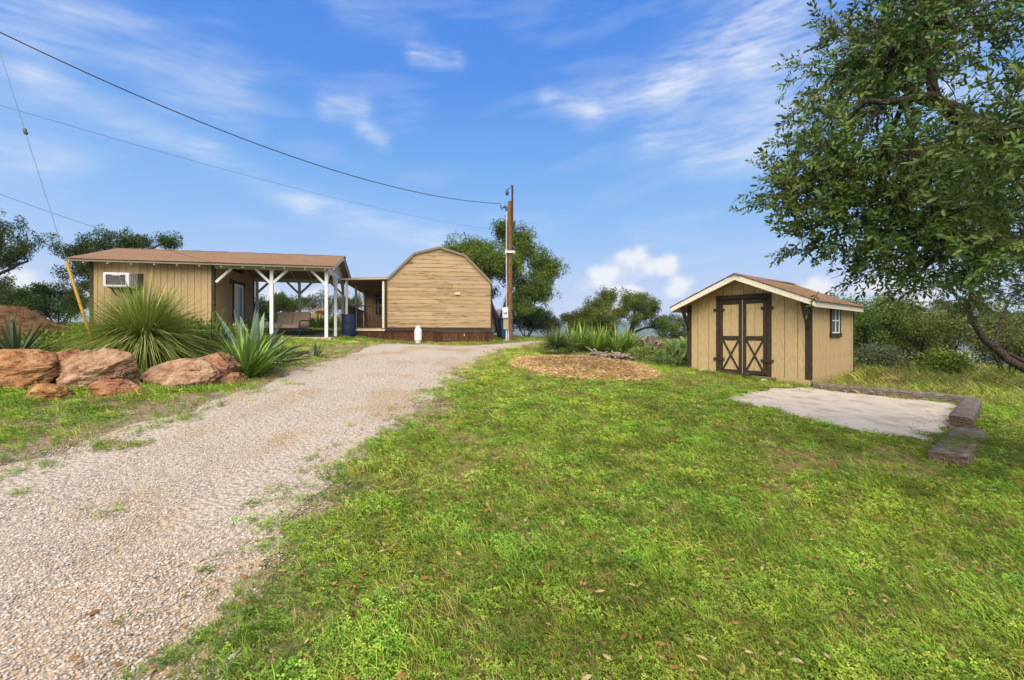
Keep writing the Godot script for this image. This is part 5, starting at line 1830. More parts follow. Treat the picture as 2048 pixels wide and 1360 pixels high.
# stems: [[points], r0, r1]; lobes: [centre, radii, branches, clusters]; both from the base
func tree(called: String, label: String, cat: String, at: Vector3, stems: Array, lobes: Array, mesh: ArrayMesh, o: Dictionary) -> Node3D:
	var r := RandomNumberGenerator.new()
	r.seed = o.get("seed", 1)
	var t := thing(called, label, cat, at, 0.0, o.get("group", ""))
	var mb := MB.new()
	var ends := []
	for s in stems:
		var pts := PackedVector3Array()
		for k in s[0].size() - 1:
			var seg := bend(s[0][k], s[0][k + 1], r, 0.05, 4)
			if k > 0:
				seg.remove_at(0)
			pts.append_array(seg)
		var rad := PackedFloat32Array()
		for k in pts.size():
			rad.append(lerpf(s[1], s[2], float(k) / (pts.size() - 1)) * (1.0 + 0.35 * exp(-k * 1.2)) if s.size() < 4 else lerpf(s[1], s[2], float(k) / (pts.size() - 1)))
		mb.tube(pts, rad, 9)
		for k in range(pts.size() / 3, pts.size()):
			ends.append([pts[k], rad[k]])
	var tb := MB.new()
	var xf := []
	var cs := PackedColorArray()
	var col: Color = o.get("col", Color(0.055, 0.085, 0.02))
	var size: float = o.get("size", 1.0)
	var spread: float = o.get("spread", 0.3)
	for lb in lobes:
		var c: Vector3 = lb[0]
		var rd: Vector3 = lb[1]
		var best = ends[0]
		for e in ends:
			if e[0].distance_to(c) < best[0].distance_to(c) - (0.0):
				best = e
		var limb := bend(best[0], c, r, 0.12, 6)
		var lr := PackedFloat32Array()
		for k in 7:
			lr.append(lerpf(minf(best[1] * 0.8, o.get("limb", 0.09)), o.get("limb", 0.09) * 0.4, k / 6.0))
		if best[0].distance_to(c) > 0.1:
			mb.tube(limb, lr, 7)
		for b in int(lb[2]):
			var dir := ball_dir(r, -0.9, 1.5)
			var end := c + dir * rd * pow(r.randf(), 0.3) * 1.0
			var from := limb[r.randi_range(3, 6)]
			var br := bend(from, end, r, 0.14, 5)
			tb.tube(br, PackedFloat32Array([lr[6] * 0.6, lr[6] * 0.45, lr[6] * 0.35, lr[6] * 0.25, lr[6] * 0.18, lr[6] * 0.1]), 5, Color.WHITE, false)
			var tone := r.randf_range(0.7, 1.35)
			var yel := r.randf_range(0.85, 1.3)
			for k in int(lb[3]):
				var s := r.randf_range(0.35, 1.05)
				var bi := clampf(s, 0, 1) * 5.0
				var i0 := int(minf(bi, 4))
				var p := br[i0].lerp(br[i0 + 1], bi - i0) + ball_dir(r, -1.5, 1.5) * spread * pow(r.randf(), 0.6)
				var out: Vector3 = ((p - c) / rd).normalized() * 0.8 + ball_dir(r, -1.5, 1.5) + Vector3.UP * o.get("lift", 0.15)
				out = out.normalized()
				var sd: Vector3 = out.cross(ball_dir(r, -1.5, 1.5)).normalized()
				var sc := size * r.randf_range(0.75, 1.25)
				xf.append(Transform3D(Basis(sd, out, sd.cross(out)) * sc, p))
				var g := tone * r.randf_range(0.8, 1.2)
				cs.append(Color(col.r * g * yel, col.g * g, col.b * g))
	part(t, "trunk", mb, M.bark)
	if tb.v.size():
		part(t, "branches", tb, M.bark, "stuff")
	many(t, "crown", mesh, xf, cs)
	return t


func shrub(called: String, label: String, x: float, d: float, hgt: float, wid: float, mesh: ArrayMesh, n: int, o: Dictionary) -> void:
	var stems := []
	var r := RandomNumberGenerator.new()
	r.seed = o.get("seed", 1) + 500
	var lobes := []
	for k in 5:
		var a := TAU * k / 5 + r.randf()
		var top := Vector3(cos(a) * wid * 0.3, hgt * r.randf_range(0.45, 0.75), sin(a) * wid * 0.3)
		stems.append([[Vector3(cos(a) * 0.08, -0.1, sin(a) * 0.08), top * Vector3(0.6, 0.5, 0.6), top], 0.035, 0.015, 1])
		lobes.append([top, Vector3(wid * 0.34, hgt * 0.33, wid * 0.34) * r.randf_range(0.85, 1.15), 9, n / 45])
	lobes.append([Vector3(0, hgt * 0.3, 0), Vector3(wid * 0.5, hgt * 0.28, wid * 0.45), 10, n / 60])
	tree(called, label, o.get("cat", "shrub"), gp(x, d), stems, lobes, mesh, o.merged({"limb": 0.03, "spread": 0.2}))


func trees() -> void:
	var far := leaf_ball(44, 0.34, 0.125, 0.07, 1)
	var fine := leaf_ball(30, 0.26, 0.10, 0.05, 2)
	# oak behind the barn and the pole
	var V := func(x: float, y: float, z := 0.0): return Vector3(x, y, z)
	tree("oak_tree", "tall bushy oak with forked trunk behind the barn and utility pole", "tree", gp(-0.62, 24.6), [
		[[V.call(0.1, -0.2), V.call(-0.15, 0.9), V.call(-0.55, 1.8), V.call(-0.6, 2.9), V.call(-1.1, 4.2)], 0.20, 0.07],
		[[V.call(0.2, -0.2, 0.1), V.call(0.1, 1.0), V.call(0.45, 2.0, 0.2), V.call(0.6, 3.2), V.call(1.0, 4.6)], 0.22, 0.07],
		[[V.call(-0.5, 1.7), V.call(-1.3, 2.3, 0.3), V.call(-2.0, 3.6)], 0.10, 0.05], [[V.call(0.5, 2.2), V.call(1.3, 2.5, 0.3), V.call(2.0, 3.2)], 0.09, 0.04]],
		[[V.call(-1.2, 4.5, -0.3), V.call(1.3, 1.0, 1.3), 20, 9], [V.call(0.75, 5.0), V.call(1.3, 0.95, 1.3), 20, 9], [V.call(-2.5, 4.7, 0.2), V.call(0.95, 0.65, 0.9), 13, 9], [V.call(2.1, 3.9, 0.2), V.call(1.15, 1.1, 1.1), 20, 6],
		[V.call(1.5, 2.5, 0.5), V.call(1.2, 0.9, 1.0), 17, 9], [V.call(-0.2, 3.5, 0.8), V.call(1.3, 0.8, 0.9), 16, 9], [V.call(-2.2, 3.4, 0.4), V.call(1.1, 0.8, 1.0), 13, 9], [V.call(2.2, 2.2, -0.2), V.call(0.9, 0.55, 0.9), 11, 9], [V.call(0.9, 1.6, -0.6), V.call(0.8, 0.6, 0.8), 8, 9], [V.call(0.2, 5.75, 0), V.call(0.7, 0.45, 0.7), 9, 9], [V.call(-0.8, 2.3, -1.0), V.call(1.2, 0.8, 0.8), 10, 8], [V.call(2.7, 3.3, 0.1), V.call(0.9, 0.8, 0.8), 12, 9], [V.call(-1.2, 3.8, 1.0), V.call(1.3, 0.9, 0.8), 18, 9], [V.call(0.6, 3.9, 1.0), V.call(1.2, 0.9, 0.8), 16, 9], [V.call(1.2, 1.5, 0.8), V.call(0.9, 0.5, 0.6), 9, 8]],
		far, {"seed": 11, "col": Color(0.115, 0.18, 0.034), "size": 0.74, "limb": 0.08, "spread": 0.34})
	tree("oak_tree", "wide low spreading oak standing alone right of the utility pole", "tree", gp(7.3, 30.0), [
		[[V.call(-0.3, -0.8), V.call(-0.45, 0.0), V.call(-0.9, 0.8), V.call(-1.3, 1.7)], 0.26, 0.10], [[V.call(0.35, -0.8, 0.1), V.call(0.4, 0.1), V.call(0.6, 1.0, 0.2), V.call(0.8, 1.9)], 0.24, 0.09], [[V.call(0.5, 0.5), V.call(1.4, 0.9), V.call(2.4, 1.0)], 0.10, 0.05]],
		[[V.call(-1.3, 2.5), V.call(1.3, 0.8, 1.3), 20, 8], [V.call(0.6, 2.5, 0.4), V.call(1.7, 0.9, 1.5), 30, 8], [V.call(1.9, 2.0), V.call(1.25, 0.85, 1.2), 20, 8], [V.call(-1.9, 1.3, 0.3), V.call(0.85, 0.6, 0.8), 12, 7], [V.call(2.7, 1.1, 0.2), V.call(1.1, 0.6, 0.9), 15, 7], [V.call(-0.5, 1.7, 0.7), V.call(1.1, 0.6, 0.8), 12, 7], [V.call(-1.0, 3.1), V.call(0.8, 0.4, 0.7), 8, 7], [V.call(0.9, 1.5, 0.8), V.call(1.0, 0.5, 0.8), 10, 7]],
		far, {"seed": 12, "col": Color(0.11, 0.155, 0.036), "size": 0.68, "limb": 0.09, "spread": 0.3})
	tree("oak_tree", "low grey green oak between the lone oak and the shed", "tree", gp(10.6, 30.5), [[[V.call(0, -0.6), V.call(0.2, 0.6), V.call(0.1, 1.2)], 0.16, 0.06], [[V.call(0.1, 0.2), V.call(0.9, 0.9), V.call(1.4, 1.2)], 0.08, 0.04]],
		[[V.call(-0.6, 1.5), V.call(1.0, 0.6, 0.9), 12, 5], [V.call(0.7, 1.4), V.call(1.1, 0.6, 0.9), 14, 5], [V.call(1.9, 1.2), V.call(1.0, 0.6, 0.9), 12, 5], [V.call(0.4, 0.6, 0.5), V.call(1.6, 0.5, 0.8), 14, 5]], far, {"seed": 13, "col": Color(0.085, 0.105, 0.04), "size": 0.65, "limb": 0.05})
	# left of the cabin
	tree("oak_tree", "tall dark oak at the far left edge beyond the granite dome", "tree", gp(-25.3, 22.0), [[[V.call(-0.6, -0.2), V.call(-0.3, 1.8), V.call(0.2, 2.6), V.call(0.6, 4.0)], 0.22, 0.08], [[V.call(-0.4, 1.6), V.call(1.0, 2.6), V.call(1.9, 3.0)], 0.09, 0.04]],
		[[V.call(0.6, 4.5), V.call(1.1, 0.95, 1.1), 15, 5], [V.call(1.7, 3.7), V.call(0.9, 0.7, 0.9), 12, 5], [V.call(0.9, 3.0), V.call(0.9, 0.6, 0.8), 10, 5], [V.call(-0.8, 4.2), V.call(1.3, 1.0, 1.2), 15, 5], [V.call(-1.0, 3.0), V.call(1.2, 0.8, 1.0), 10, 5], [V.call(0.2, 1.8), V.call(0.9, 0.5, 0.8), 6, 4]], far, {"seed": 14, "col": Color(0.055, 0.09, 0.022), "size": 0.7, "limb": 0.08})
	tree("oak_tree", "broad dark oak spreading behind the left end of the cabin roof", "tree", gp(-22.3, 24.5), [[[V.call(0.6, -0.2), V.call(0.4, 1.4), V.call(-0.3, 2.6), V.call(-1.0, 3.8)], 0.22, 0.07], [[V.call(0.4, 1.5), V.call(1.2, 2.8), V.call(2.0, 4.0)], 0.14, 0.06], [[V.call(1.6, 3.4), V.call(2.8, 4.0), V.call(3.6, 4.4)], 0.07, 0.04]],
		[[V.call(-1.3, 3.95), V.call(1.3, 0.8, 1.2), 17, 5], [V.call(0.4, 4.3), V.call(1.3, 0.75, 1.2), 17, 5], [V.call(2.0, 4.2), V.call(1.3, 0.75, 1.2), 17, 5], [V.call(3.5, 4.45), V.call(0.95, 0.5, 0.9), 11, 5], [V.call(-0.9, 2.8), V.call(1.1, 0.7, 1.0), 12, 5], [V.call(0.4, 2.9, 0.4), V.call(1.2, 0.8, 1.0), 14, 5], [V.call(-0.2, 1.9), V.call(1.0, 0.6, 0.9), 10, 5], [V.call(1.7, 2.6), V.call(1.1, 0.8, 1.0), 12, 5], [V.call(0.9, 1.4), V.call(0.9, 0.5, 0.8), 7, 5]], far, {"seed": 15, "col": Color(0.055, 0.09, 0.022), "size": 0.72, "limb": 0.08})
	shrub("bush", "rounded green bush just above the granite dome on the left", -23.4, 21.0, 2.3, 2.6, far, 330, {"seed": 3, "col": Color(0.075, 0.11, 0.03), "size": 0.65, "cat": "bush"})
	shrub("bush", "dark rounded bush between the dome and the yellow guy wire guard", -20.4, 20.5, 2.1, 2.4, far, 330, {"seed": 4, "col": Color(0.05, 0.085, 0.022), "size": 0.65, "cat": "bush"})
	# seen through and beyond the carport
	shrub("bush", "bushy green tree beyond the loveseat, seen left of the middle rear post", -19.3, 36.0, 2.8, 3.4, far, 380, {"seed": 5, "col": Color(0.05, 0.085, 0.02), "size": 0.8, "cat": "bush"})
	shrub("bush", "rounded green tree beyond the carport, between its rear posts", -16.6, 34.0, 2.9, 2.6, far, 330, {"seed": 6, "col": Color(0.06, 0.095, 0.022), "size": 0.75, "cat": "bush"})
	shrub("bush", "thin grey green shrub above the ledge rock beyond the carport", -12.6, 31.0, 3.0, 2.4, far, 170, {"seed": 7, "col": Color(0.08, 0.10, 0.045), "size": 0.6, "cat": "bush"})
	shrub("bush", "thin shrub seen between the carport's right hand posts", -11.0, 30.5, 2.7, 1.8, far, 150, {"seed": 8, "col": Color(0.07, 0.10, 0.035), "size": 0.6, "cat": "bush"})
	# along the crest right of the pole
	shrub("bush", "dark green bush just right of the utility pole foot", 0.9, 27.5, 2.0, 2.4, far, 330, {"seed": 9, "col": Color(0.065, 0.117, 0.026), "size": 0.62, "cat": "bush"})
	shrub("bush", "low brownish bush right of the dark bush by the pole", 2.3, 28.0, 1.4, 1.7, far, 200, {"seed": 10, "col": Color(0.098, 0.111, 0.058), "size": 0.5, "cat": "bush"})
	shrub("bush", "olive green bush behind the bright yuccas, left one", 4.1, 27.0, 2.1, 2.2, far, 300, {"seed": 11, "col": Color(0.124, 0.156, 0.039), "size": 0.6, "cat": "bush"})
	shrub("bush", "olive green bush behind the bright yuccas, at the lone oak's left foot", 5.6, 28.0, 2.0, 2.0, far, 260, {"seed": 12, "col": Color(0.111, 0.143, 0.039), "size": 0.6, "cat": "bush"})
	# scrub right of the shed
	var g := [[12.0, 15.6, 2.55, 1.9, 430, Color(0.091, 0.150, 0.034), "dense dark green shrub rising directly behind the shed's right wall"], [13.9, 15.6, 2.1, 2.0, 330, Color(0.130, 0.176, 0.046), "olive shrub with brown stems, second right of the shed"], [15.4, 16.2, 2.3, 2.0, 260, Color(0.150, 0.176, 0.072), "thin grey stemmed shrub under the oak's lowest leaves"], [17.0, 15.5, 2.4, 2.2, 300, Color(0.124, 0.163, 0.052), "scrubby green shrub among the leaning trunks"], [19.0, 16.0, 2.6, 2.4, 300, Color(0.111, 0.150, 0.046), "dark shrub at the right edge behind the leaning trunks"], [13.2, 13.9, 0.8, 0.9, 150, Color(0.143, 0.221, 0.039), "low bright green bush in front of the scrub"], [11.7, 14.6, 0.8, 1.3, 150, Color(0.117, 0.143, 0.078), "low grey green brush beside the shed's rear corner"]]
	for k in g.size():
		shrub("shrub", g[k][6], g[k][0], g[k][1], g[k][2], g[k][3], fine, g[k][4], {"seed": 20 + k, "col": g[k][5], "size": 0.8})
	g = [[17.0, 21.5, 3.2, 3.4, "green tree behind the scrub, just right of the shed"], [20.5, 22.0, 3.3, 3.4, "green tree behind the scrub, second from the shed"], [24.0, 21.5, 3.5, 3.6, "green tree behind the scrub at the right edge"]]
	for k in g.size():
		shrub("tree", g[k][4], g[k][0], g[k][1], g[k][2], g[k][3], far, 330, {"seed": 40 + k, "col": Color(0.111, 0.156, 0.052), "size": 0.7, "cat": "tree", "group": "trees behind the scrub"})
	# leaning multi-stemmed oak behind the ties
	var LB := gp(13.2, 10.7)
	var rel := func(px: float, py: float, d: float): return Vector3((px - 1024.0) / 910.0 * d, 1.5 + (668.0 - py) / 910.0 * d, -d) - LB
	tw1 = twig(15, 0.26, 0.062, 3)
	tree("leaning_oak", "leaning grey oak with crossing bare trunks beyond the railroad ties", "tree", LB, [
		[[Vector3(0.1, -0.2, 0), Vector3(-0.75, 0.35, 0.1), Vector3(-1.5, 0.95, -0.05), Vector3(-2.05, 1.5, -0.1), Vector3(-2.35, 2.1, -0.1), Vector3(-2.4, 2.9, 0.1)], 0.11, 0.045, 1],
		[[Vector3(0.25, -0.2, -0.3), Vector3(-0.3, 0.6, -0.4), Vector3(-1.2, 1.15, -0.5)], 0.09, 0.04, 1],
		[[Vector3(0.3, -0.2, -0.2), Vector3(0.1, 1.0, -0.2), Vector3(-0.15, 1.9, -0.3), Vector3(0.0, 3.0, -0.2)], 0.13, 0.06, 1],
		[[Vector3(-1.8, 1.25, -0.05), Vector3(-1.5, 1.7, -0.2), Vector3(-1.2, 2.3, -0.3)], 0.05, 0.02, 1]],
		[[Vector3(-2.2, 3.3, 0.2), Vector3(0.9, 0.6, 0.8), 12, 14], [Vector3(-1.0, 2.7, -0.3), Vector3(0.9, 0.6, 0.8), 12, 14], [Vector3(0.1, 3.2, -0.2), Vector3(1.1, 0.9, 1.0), 14, 14], [Vector3(-0.9, 3.9, 0), Vector3(1.3, 0.9, 1.1), 16, 14], [Vector3(1.2, 2.8, -0.4), Vector3(1.0, 0.8, 0.9), 10, 12], [Vector3(-2.5, 2.4, -0.2), Vector3(0.7, 0.4, 0.6), 9, 12]],
		tw1, {"seed": 60, "col": Color(0.065, 0.095, 0.025), "size": 1.15, "limb": 0.05, "spread": 0.22, "lift": -0.1})
	# the big near live oak, trunk outside the frame
	near_oak()


var tw1: ArrayMesh

func near_oak() -> void:
	var at := gp(6.9, 4.6)
	var o := func(x: float, y: float, d: float): return Vector3(x, y, -d) - at
	var tw := twig(16, 0.25, 0.056, 7)
	var stems := [
		[[Vector3(0, -0.2, 0), Vector3(0.05, 1.0, 0.0), Vector3(-0.1, 2.2, 0.05)], 0.27, 0.2],
		[[Vector3(-0.1, 2.1, 0.05), o.call(5.6, 3.35, 4.6), o.call(4.45, 3.6, 4.5), o.call(3.95, 3.72, 4.25), o.call(3.2, 3.6, 4.1)], 0.10, 0.022, 1],
		[[o.call(3.95, 3.72, 4.25), o.call(3.85, 4.2, 4.3), o.call(3.7, 4.9, 4.4)], 0.045, 0.02, 1],
		[[Vector3(-0.1, 2.1, 0.05), o.call(6.3, 3.6, 5.4), o.call(5.4, 4.6, 6.0), o.call(4.6, 5.2, 6.2)], 0.13, 0.04, 1],
		[[Vector3(-0.1, 2.2, 0.05), o.call(6.6, 3.9, 4.2), o.call(6.2, 5.2, 4.0)], 0.15, 0.05, 1],
		[[Vector3(0.0, 1.9, 0), o.call(6.4, 3.0, 3.6), o.call(5.4, 3.4, 2.9), o.call(4.2, 3.2, 2.7)], 0.11, 0.03, 1],
		[[Vector3(0.0, 2.0, 0), o.call(7.8, 3.4, 4.8), o.call(8.8, 4.4, 5.0)], 0.13, 0.04, 1],
		[[Vector3(-0.1, 2.1, 0.05), o.call(6.4, 4.2, 3.2), o.call(5.4, 5.2, 1.2), o.call(4.4, 5.6, -0.6)], 0.14, 0.05, 1]]
	var lobes := [
		[o.call(3.55, 3.1, 4.5), Vector3(1.08, 0.95, 1.0), 34, 13],
		[o.call(2.95, 2.95, 4.6), Vector3(0.42, 0.6, 0.6), 13, 10],
		[o.call(3.3, 2.5, 4.5), Vector3(0.5, 0.42, 0.5), 13, 11],
		[o.call(4.15, 2.15, 4.6), Vector3(0.7, 0.4, 0.6), 14, 11],
		[o.call(3.65, 4.25, 4.5), Vector3(0.88, 0.85, 1.0), 28, 13],
		[o.call(4.4, 4.6, 4.6), Vector3(1.2, 1.0, 1.1), 30, 13],
		[o.call(3.85, 2.35, 4.3), Vector3(0.85, 0.55, 0.8), 24, 12],
		[o.call(4.7, 2.6, 4.6), Vector3(0.9, 0.75, 0.9), 26, 12],
		[o.call(4.9, 3.5, 4.8), Vector3(1.1, 0.9, 1.0), 28, 12],
		[o.call(3.45, 2.85, 2.95), Vector3(0.55, 0.5, 0.45), 12, 10],
		[o.call(3.6, 2.15, 3.1), Vector3(0.5, 0.32, 0.4), 9, 9],
		[o.call(4.6, 3.4, 3.0), Vector3(0.9, 0.8, 0.7), 18, 11],
		[o.call(5.0, 5.3, 6.0), Vector3(1.3, 0.9, 1.1), 22, 12],
		[o.call(6.2, 5.2, 4.2), Vector3(1.5, 1.2, 1.4), 26, 11],
		[o.call(5.9, 3.2, 5.6), Vector3(1.2, 0.9, 0.9), 20, 11],
		[o.call(8.6, 4.6, 4.9), Vector3(1.6, 1.2, 1.5), 18, 10],
		[o.call(5.4, 5.4, 0.9), Vector3(1.5, 0.9, 1.2), 18, 11],
		[o.call(4.2, 5.8, -0.7), Vector3(1.6, 0.9, 1.4), 20, 11],
		[o.call(3.0, 6.0, -1.9), Vector3(1.3, 0.8, 1.2), 14, 11],
		[o.call(6.6, 4.4, 2.6), Vector3(1.5, 1.1, 1.2), 18, 10]]
	tree("live_oak", "large leafy live oak filling the upper right corner", "tree", at, stems, lobes, tw, {"seed": 91, "col": Color(0.088, 0.145, 0.034), "size": 1.0, "limb": 0.05, "spread": 0.2, "lift": -0.05})


# ---------------------------------------------------------------- lawn, litter and loose gravel
func grass_tuft(n: int, hgt: float, wid: float, sd: int, rad := 0.05, flat := 0.0) -> ArrayMesh:
	var r := RandomNumberGenerator.new()
	r.seed = sd
	var mb := MB.new()
	for k in n:
		var a := r.randf() * TAU
		var q := sqrt(r.randf()) * rad
		var p := Vector3(cos(a) * q, -0.006, sin(a) * q)
		var lean := r.randf_range(0.1, 0.8) + flat
		var b := r.randf() * TAU
		var d := Vector3(cos(b) * lean, 1.0, sin(b) * lean).normalized()
		var l := hgt * r.randf_range(0.5, 1.2)
		var s := d.cross(Vector3(cos(b + 0.8), 0, sin(b + 0.8))).normalized() * wid * 0.5
		var m := p + d * l * 0.55
		var tip := p + (d * l + Vector3(cos(b), -0.25, sin(b)) * l * 0.35)
		var g := r.randf_range(0.75, 1.25)
		var c := Color(g * r.randf_range(0.9, 1.15), g, g * 0.9)
		mb.quad(p - s, p + s, m + s * 0.8, m - s * 0.8, c)
		mb.tri(m - s * 0.8, m + s * 0.8, tip, c)
	return mb.done(M.grass)


func clover_tuft(n: int, sd: int) -> ArrayMesh:
	var r := RandomNumberGenerator.new()
	r.seed = sd
	var mb := MB.new()
	for k in n:
		var a := r.randf() * TAU
		var q := sqrt(r.randf()) * 0.06
		var p := Vector3(cos(a) * q, r.randf_range(0.012, 0.045), sin(a) * q)
		var g := r.randf_range(0.75, 1.3)
		var c := Color(g, g, g)
		var nn := (Vector3.UP + ball_dir(r, -1.5, 1.5) * 0.6).normalized()
		var x := nn.cross(Vector3(cos(a), 0, sin(a))).normalized()
		var y := nn.cross(x)
		for b in 3:
			var t := TAU * b / 3.0
			var d := x * cos(t) + y * sin(t)
			var s := nn.cross(d)
			var l := r.randf_range(0.008, 0.014)
			mb.quad(p, p + d * l * 0.7 - s * l * 0.4, p + d * l * 1.25 - nn * 0.002, p + d * l * 0.7 + s * l * 0.4, c)
		mb.tri(p, p + Vector3(0.0012, 0, 0), Vector3(p.x * 0.7, 0, p.z * 0.7), c * 0.8)
	return mb.done(M.grass)


func lawn_cover() -> void:
	var r := RandomNumberGenerator.new()
	r.seed = 8
	var grass := [grass_tuft(16, 0.065, 0.0042, 1), grass_tuft(13, 0.095, 0.0045, 2, 0.04), grass_tuft(14, 0.06, 0.004, 3, 0.07, 1.6), grass_tuft(20, 0.052, 0.0065, 4, 0.10, 0.3)]
	var clover := clover_tuft(17, 5)
	var gx := [[], [], [], []]
	var gc := [PackedColorArray(), PackedColorArray(), PackedColorArray(), PackedColorArray()]
	var cx := []
	var cc := PackedColorArray()
	var greens := [Color(0.205, 0.335, 0.04), Color(0.255, 0.385, 0.048), Color(0.335, 0.41, 0.065), Color(0.125, 0.22, 0.03)]
	var straw := [Color(0.36, 0.27, 0.12), Color(0.27, 0.20, 0.085), Color(0.42, 0.34, 0.18)]
	# bands of distance: from, to, spacing, scale
	for band in [[1.3, 3.4, 0.034, 0.82], [3.4, 6.0, 0.048, 0.95], [6.0, 10.0, 0.068, 1.15], [10.0, 17.0, 0.115, 1.4], [17.0, 30.0, 0.26, 1.8]]:
		var step: float = band[2]
		var d: float = band[0]
		while d < band[1]:
			var half := d * 1.2 + 1.6
			var x := -half
			while x < half:
				var px := x + r.randf_range(-0.5, 0.5) * step
				var pd := d + r.randf_range(-0.5, 0.5) * step
				x += step
				var g := lawn(px, pd)
				if r.randf() > g:
					continue
				var w := nf.get_noise_2d(px * 0.7 + 30, pd * 0.7)
				var w3 := nf.get_noise_2d(px * 2.2, pd * 2.2 + 50)
				var rough := ss(8.9, 10.5, pd) * ss(6.5, 8.0, px) if px > 6 else 0.0
				var sc: float = band[3] * r.randf_range(0.7, 1.25) * (0.85 + 0.4 * ss(-0.2, 0.4, w3))
				var kind := 0
				var u := r.randf()
				if u < 0.40 + w * 0.3 and d < 10:
					kind = 4
				elif u < 0.62:
					kind = 0
				elif u < 0.84:
					kind = 1
				else:
					kind = 2
				if band[0] >= 6.0 and kind < 3 and r.randf() < 0.6:
					kind = 3
				if rough > 0.3:
					kind = 1 if r.randf() < 0.6 else 3
					sc *= 1.0 + rough * 1.3
				var c: Color = greens[r.randi() % 4]
				c = c * (0.92 + 0.28 * ss(-0.4, 0.5, w3)) * (1.0 + 0.2 * ss(5.0, 9.0, pd)) * (1.0 - 0.30 * ss(0.05, 0.45, nf.get_noise_2d(px * 0.9 - 40, pd * 0.9))) * r.randf_range(0.72, 1.22)
				c.r *= 1.05 + 0.3 * w
				var dry := 0.12 + 0.08 * ss(4, 9, pd) + 0.35 * ss(0.1, 0.5, nf.get_noise_2d(px * 1.1 + 11, pd * 1.1)) + (1.0 - g) * 0.25 + rough * 0.15
				if r.randf() < dry and kind != 4:
					c = straw[r.randi() % 3]
					if kind == 0 and r.randf() < 0.7:
						kind = 2
				var bas := Basis(Vector3.UP, r.randf() * TAU) * sc
				var xf := Transform3D(bas, gp(px, pd, 0.0))
				if kind == 4:
					cx.append(xf)
					cc.append(c * Color(0.84, 0.97, 0.9))
				else:
					gx[kind].append(xf)
					gc[kind].append(c)
			d += step
	var words := ["short green lawn grass", "taller tufts of lawn grass", "flattened and dry grass blades in the lawn", "coarse grass farther up the lawn"]
	for k in 4:
		metas(many(self, "grass", grass[k], gx[k], gc[k]), words[k], "grass")
	metas(many(self, "clover", clover, cx, cc), "small leaved clover and weeds spread through the lawn", "clover")
	# cut grass lying on the tie
	var xs := []
	var cs := PackedColorArray()
	for k in 150:
		var s := r.randf()
		var p := Vector3(6.1, 0, -6.1).lerp(Vector3(4.9, 0, -4.9), s) + Vector3(r.randf_range(-0.45, 0.75), 0, r.randf_range(-0.35, 0.35))
		var top := 0.19 if pdist(PackedVector2Array([Vector2(6.55, 6.28), Vector2(6.35, 6.52), Vector2(4.64, 5.07), Vector2(4.84, 4.83)]), Vector2(p.x, -p.z)) > 0.0 else 0.02
		if top > 0.1 and (s < 0.35 or s > 0.8):
			continue
		xs.append(Transform3D(Basis(Vector3.UP, 0.6 + r.randf_range(-0.9, 0.9)) * 1.25, Vector3(p.x, top + (0.0 if top > 0.1 else h(p.x, -p.z)), p.z)))
		cs.append([Color(0.13, 0.17, 0.045), Color(0.19, 0.21, 0.07), Color(0.10, 0.14, 0.035)][r.randi() % 3])
	metas(many(self, "grass_clippings", grass_tuft(9, 0.22, 0.005, 6, 0.12, 3.0), xs, cs), "loose mown grass draped over the weathered railroad tie", "grass clippings")
	# tall dry grass at the scrub's edge
	xs = []
	cs = PackedColorArray()
	for k in 900:
		var x := r.randf_range(8.6, 20.0)
		var dd := r.randf_range(11.0, 14.6) + (x - 10) * 0.08
		if shed_area(x, dd):
			continue
		xs.append(Transform3D(Basis(Vector3.UP, r.randf() * TAU) * r.randf_range(0.5, 1.4), gp(x, dd)))
		cs.append([Color(0.12, 0.15, 0.04), Color(0.17, 0.18, 0.06), Color(0.28, 0.23, 0.11), Color(0.09, 0.12, 0.035)][r.randi() % 4])
	metas(many(self, "tall_grass", grass_tuft(18, 0.34, 0.007, 9, 0.12), xs, cs), "tall unmown grass along the scrub right of the shed", "grass")
	# grass at posts, barn skirt, shed and boulders
	xs = []
	cs = PackedColorArray()
	for k in 700:
		var u := r.randf()
		var p: Vector2
		if k < 260:
			p = Vector2(-7.1, 18.9).lerp(Vector2(-0.9, 20.0), u) + Vector2(0, r.randf_range(-0.5, 0.05))
		elif k < 420:
			p = Vector2(-7.4, 6.0).lerp(Vector2(-4.5, 7.5), u) + Vector2(r.randf_range(-0.1, 0.5), r.randf_range(-0.5, 0.1))
		elif k < 560:
			p = Vector2(4.9, 12.7).lerp(Vector2(6.85, 10.4), u) + Vector2(-0.766, -0.643) * r.randf_range(0.05, 0.3)
		else:
			p = Vector2(7.0, 10.7).lerp(Vector2(9.5, 9.3), u) + Vector2(0.5, 0.86) * r.randf_range(0.15, 0.5)
		xs.append(Transform3D(Basis(Vector3.UP, r.randf() * TAU) * (r.randf_range(0.8, 1.6) if k >= 260 else r.randf_range(0.6, 1.0)), gp(p.x, p.y)))
		cs.append(greens[r.randi() % 4] * r.randf_range(0.8, 1.3))
	metas(many(self, "edge_grass", grass_tuft(16, 0.10, 0.007, 10, 0.08), xs, cs), "untrimmed grass fringes along walls, boulders and ties", "grass")
	# fallen oak leaves
	xs = []
	cs = PackedColorArray()
	var mb := MB.new()
	mb.blade(Vector3.ZERO, Vector3(1, 0.16, 0).normalized(), 0.05, 0.021, 0.22, [0.15, 0.75, 1.0, 0.85, 0.1], -0.5, Color.WHITE)
	var lm := mb.done(M.dry_leaf)
